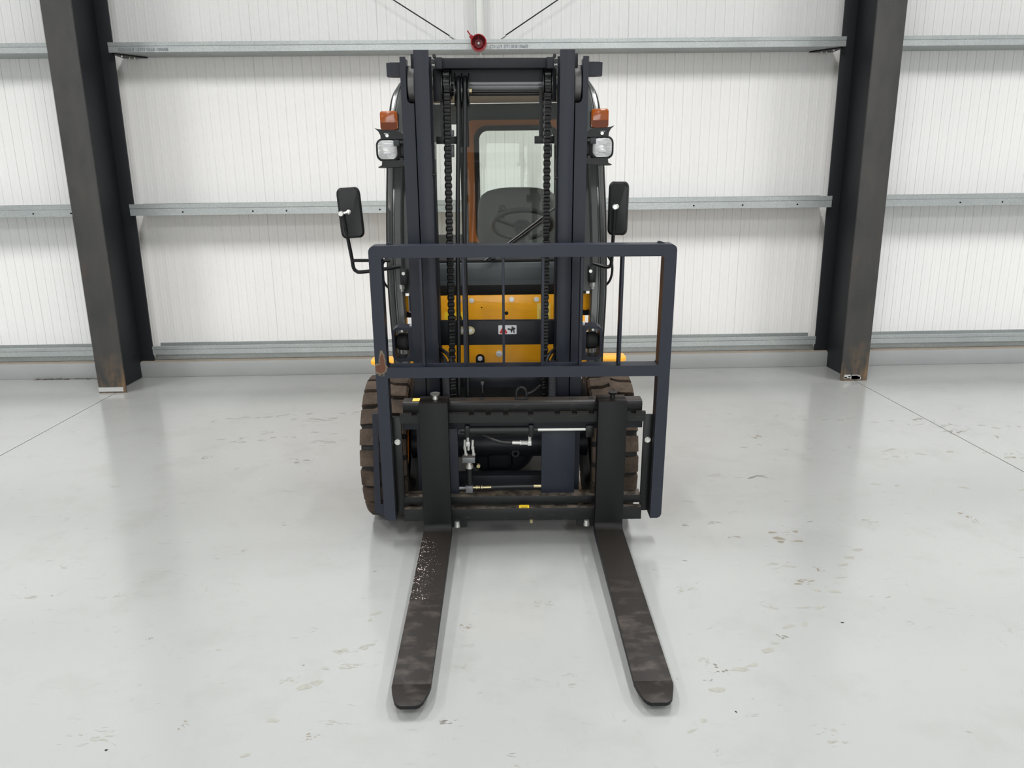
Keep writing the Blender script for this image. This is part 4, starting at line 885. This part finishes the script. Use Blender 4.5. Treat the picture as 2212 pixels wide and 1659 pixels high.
# steering column and wheel
cen = Vector((XR+0.006, 1.04, 1.345)); tilt = Matrix.Rotation(R(-30), 3, 'X')     # wheel leans towards the seat
dash = tp('dashboard', B().prism([(0.70, 1.15), (0.72, 1.195), (0.86, 1.215), (0.93, 1.18), (0.95, 1.00), (0.72, 1.0)], 'x', -0.44, 0.44, 0.01), 'plastic')
ts('dash_display', B().box(-0.035+.06, 0.06+.08, 0.78, 0.86, 1.21, 1.245, .006), 'steel_grey', dash)
db = B()
for k in range(14):
    if not 4 < k < 9: db.box(-0.055+.012*k+.03, -0.049+.012*k+.03, 0.76, 0.80, 1.20, 1.222)
ts('dash_vent', db, 'black', dash)
sw = tp('steering_wheel', B(), 'plastic') if False else None
def ringpts(r, n=48): return [cen+tilt @ Vector((r*math.cos(2*math.pi*i/n), r*math.sin(2*math.pi*i/n), 0)) for i in range(n)]
b = B(); rp = ringpts(0.158)
b.tube(rp+[rp[0], rp[1]], 0.0135, 10)
for a in (205, 335, 90): b.tube([cen+tilt @ Vector((0.03*math.cos(R(a)), 0.03*math.sin(R(a)), -0.015)), cen+tilt @ Vector((0.155*math.cos(R(a)), 0.155*math.sin(R(a)), 0))], 0.012, 8)
sw = tp('steering_wheel', b, 'plastic', smooth=60)
ts('wheel_hub', B().lathe([(-.035, 0), (-.035, .04), (-.01, .055), (.008, .045), (.012, 0)], cen, tilt @ Vector((0, 0, 1)), 24), 'plastic', sw)
kb = cen+tilt @ Vector((-0.105, -0.085, 0.0)); kn = tilt @ Vector((0, 0, 1))
ts('spinner_knob', B().lathe([(0, .012), (.02, .010), (.028, .024), (.045, .028), (.06, .02), (.064, 0)], kb, kn, 20), 'plastic', sw)
tp('steering_column', B().cyl((XR+.006, 0.86, 1.10), tuple(cen-kn*.03), 0.035, 18), 'plastic')
# lever knobs
lv = tp('control_lever', B().tube([(0.30, 0.90, 1.19), (0.315, 0.95, 1.29)], .006, 8).cyl((0.315, 0.95, 1.29), (0.317, 0.955, 1.33), .015, 12), 'black')

# ---- lamps on the pillars
for s in (-1, 1):
    xc, y0, zc = s*0.479, 0.50, 1.704
    hd = tp('headlamp', B().prism(rrect(xc-.052, xc+.052, zc-.050, zc+.050, 0.030), 'y', y0+.004, y0+.06, 0.004), 'black', label='square headlamp in a black housing')
    ts('lens', B().prism(rrect(xc-.043, xc+.043, zc-.041, zc+.041, 0.024), 'y', y0-.004, y0+.006, 0.003), 'lens', hd)
    ts('bulb_reflector', B().box(xc-.016, xc+.016, y0-.006, y0-.003, zc-.022, zc-.009, .001).prism([(xc-.016, zc+.012), (xc+.016, zc+.012), (xc+.024, zc+.026), (xc-.020, zc+.024)], 'y', y0-.005, y0-.003), 'sticker_white', hd)
    ts('lamp_tab', B().box(s*0.438-.012, s*0.438+.012, y0-.008, y0+.02, zc+.016, zc+.042, .001), 'cowl', hd)
    # curved upper bracket with a flared ear
    pb = [(s*0.405, zc+.045), (s*0.407, zc+.060), (s*0.415, zc+.072), (s*0.43, zc+.080), (s*0.515, zc+.088), (s*0.532, zc+.093), (s*0.515, zc+.078), (s*0.507, zc+.062), (s*0.506, zc+.045)]
    bk = ts('lamp_bracket', B().prism(pb, 'y', y0-.004, y0+.11), 'black', hd)
    pb = [(s*0.405, zc-.045), (s*0.408, zc-.066), (s*0.42, zc-.073), (s*0.525, zc-.076), (s*0.520, zc-.071), (s*0.508, zc-.066), (s*0.505, zc-.045)]
    ts('lamp_bracket', B().prism(pb, 'y', y0+.0, y0+.11), 'black', hd)
    ts('mount_bolt', B().cyl((xc-s*.002, y0-.006, zc+.060), (xc-s*.002, y0+.0, zc+.060), .0075, 8).box(xc-.011, xc+.011, y0-.004, y0+.015, zc+.066, zc+.071), 'zinc', hd)
    zi, xi = 1.828, s*0.4665
    ind = tp('indicator_lamp', B().prism(rrect(xi-s*.004-.036, xi-s*.004+.036, zi-.038, zi+.038, 0.012), 'y', y0+.018, y0+.05, 0.003), 'black', label='square amber indicator lamp on the pillar')
    lz = rrect(xi-.0375, xi+.0375, zi-.040, zi+.039, 0.011)
    ts('lens', B().prism(lz, 'y', y0-.012, y0+.02, 0.003), 'amber', ind)
    ts('lens_lower_zone', B().prism([(xi+.0355, zi-.009), (xi-.0355, zi-.009)]+rrect(xi-.0355, xi+.0355, zi-.038, zi+.039, 0.010)[12:], 'y', y0-.0128, y0-.006), 'amber_dark', ind, label='darker ribbed lower part of the amber lens')
    ts('indicator_stem', B().box(xi-.018, xi+.018, y0+.0, y0+.03, zi-.054, zi-.040, .002), 'zinc', ind)
    # small fixing arm back to the pillar
    ts('lamp_arm', B().box(s*0.40, s*0.47, y0+.05, y0+.14, zc-.03, zc+.03, .004), 'black', hd)

# ---- wing mirrors
def mirror(cx, cy, cz, w, h, rz, lean, armpts, arm2, ball, label):
    sh = B().prism(rrect(-w/2, w/2, -h/2, h/2, 0.022, 6), 'y', -0.022, 0.02, 0.010)
    for v in sh.bm.verts:                        # barrel-sided shell, fuller in the middle
        k = 1-(2*v.co.z/h)**2; v.co.x *= 0.86+0.16*k; v.co.y -= 0.010*k if v.co.y < 0 else 0
    T = Matrix.Translation((cx, cy, cz)) @ Matrix.Rotation(R(lean), 4, 'Y') @ Matrix.Rotation(R(rz), 4, 'Z')
    mr = link('wing_mirror', sh.mesh('wing_mirror', M['black'], T), FK); mr['label'] = label
    gl = B().prism(rrect(-w/2*.84, w/2*.84, -h/2*.88, h/2*.88, 0.02, 6), 'y', 0.020, 0.022)
    link('mirror_glass', gl.mesh('mirror_glass', M['chrome'], T), mr)
    ts('mirror_arm', B().tube(armpts, 0.0085, 10, 5), 'black', mr)
    if arm2: ts('mirror_brace', B().tube(arm2, 0.0075, 10), 'black', mr)
    (bx, by, bz), (ex, ey, ez) = ball
    ts('ball_joint', B().cyl((bx, by, bz), (ex, ey, ez), 0.006, 10).lathe([(-.012, 0), (-.012, .010), (0, .013), (.012, .010), (.012, 0)], (bx, by, bz), (0, 1, 0), 14).lathe([(-.01, 0), (0, .011), (.01, 0)], (ex, ey, ez), (0, 1, 0), 12), 'zinc', mr)
    return mr
mirror(-0.660, 0.50, 1.432, 0.112, 0.225, 8, -3.5,
       [(-0.690, 0.465, 1.435), (-0.685, 0.468, 1.40), (-0.678, 0.48, 1.33), (-0.668, 0.50, 1.23), (-0.664, 0.505, 1.185), (-0.652, 0.51, 1.168), (-0.63, 0.515, 1.163), (-0.53, 0.54, 1.172), (-0.455, 0.565, 1.182)],
       [(-0.666, 0.50, 1.218), (-0.56, 0.52, 1.215), (-0.50, 0.55, 1.21)], ((-0.694, 0.455, 1.43), (-0.662, 0.462, 1.437)), 'black wing mirror on a bent rod on the left side of the photo')
mirror(0.557, 0.50, 1.437, 0.096, 0.238, -14, 1.0,
       [(0.535, 0.465, 1.445), (0.535, 0.468, 1.40), (0.533, 0.48, 1.30), (0.531, 0.50, 1.195), (0.526, 0.505, 1.178), (0.508, 0.515, 1.172), (0.455, 0.56, 1.185)],
       None, ((0.535, 0.455, 1.445), (0.545, 0.468, 1.446)), 'black wing mirror on an upright rod on the right side of the photo')
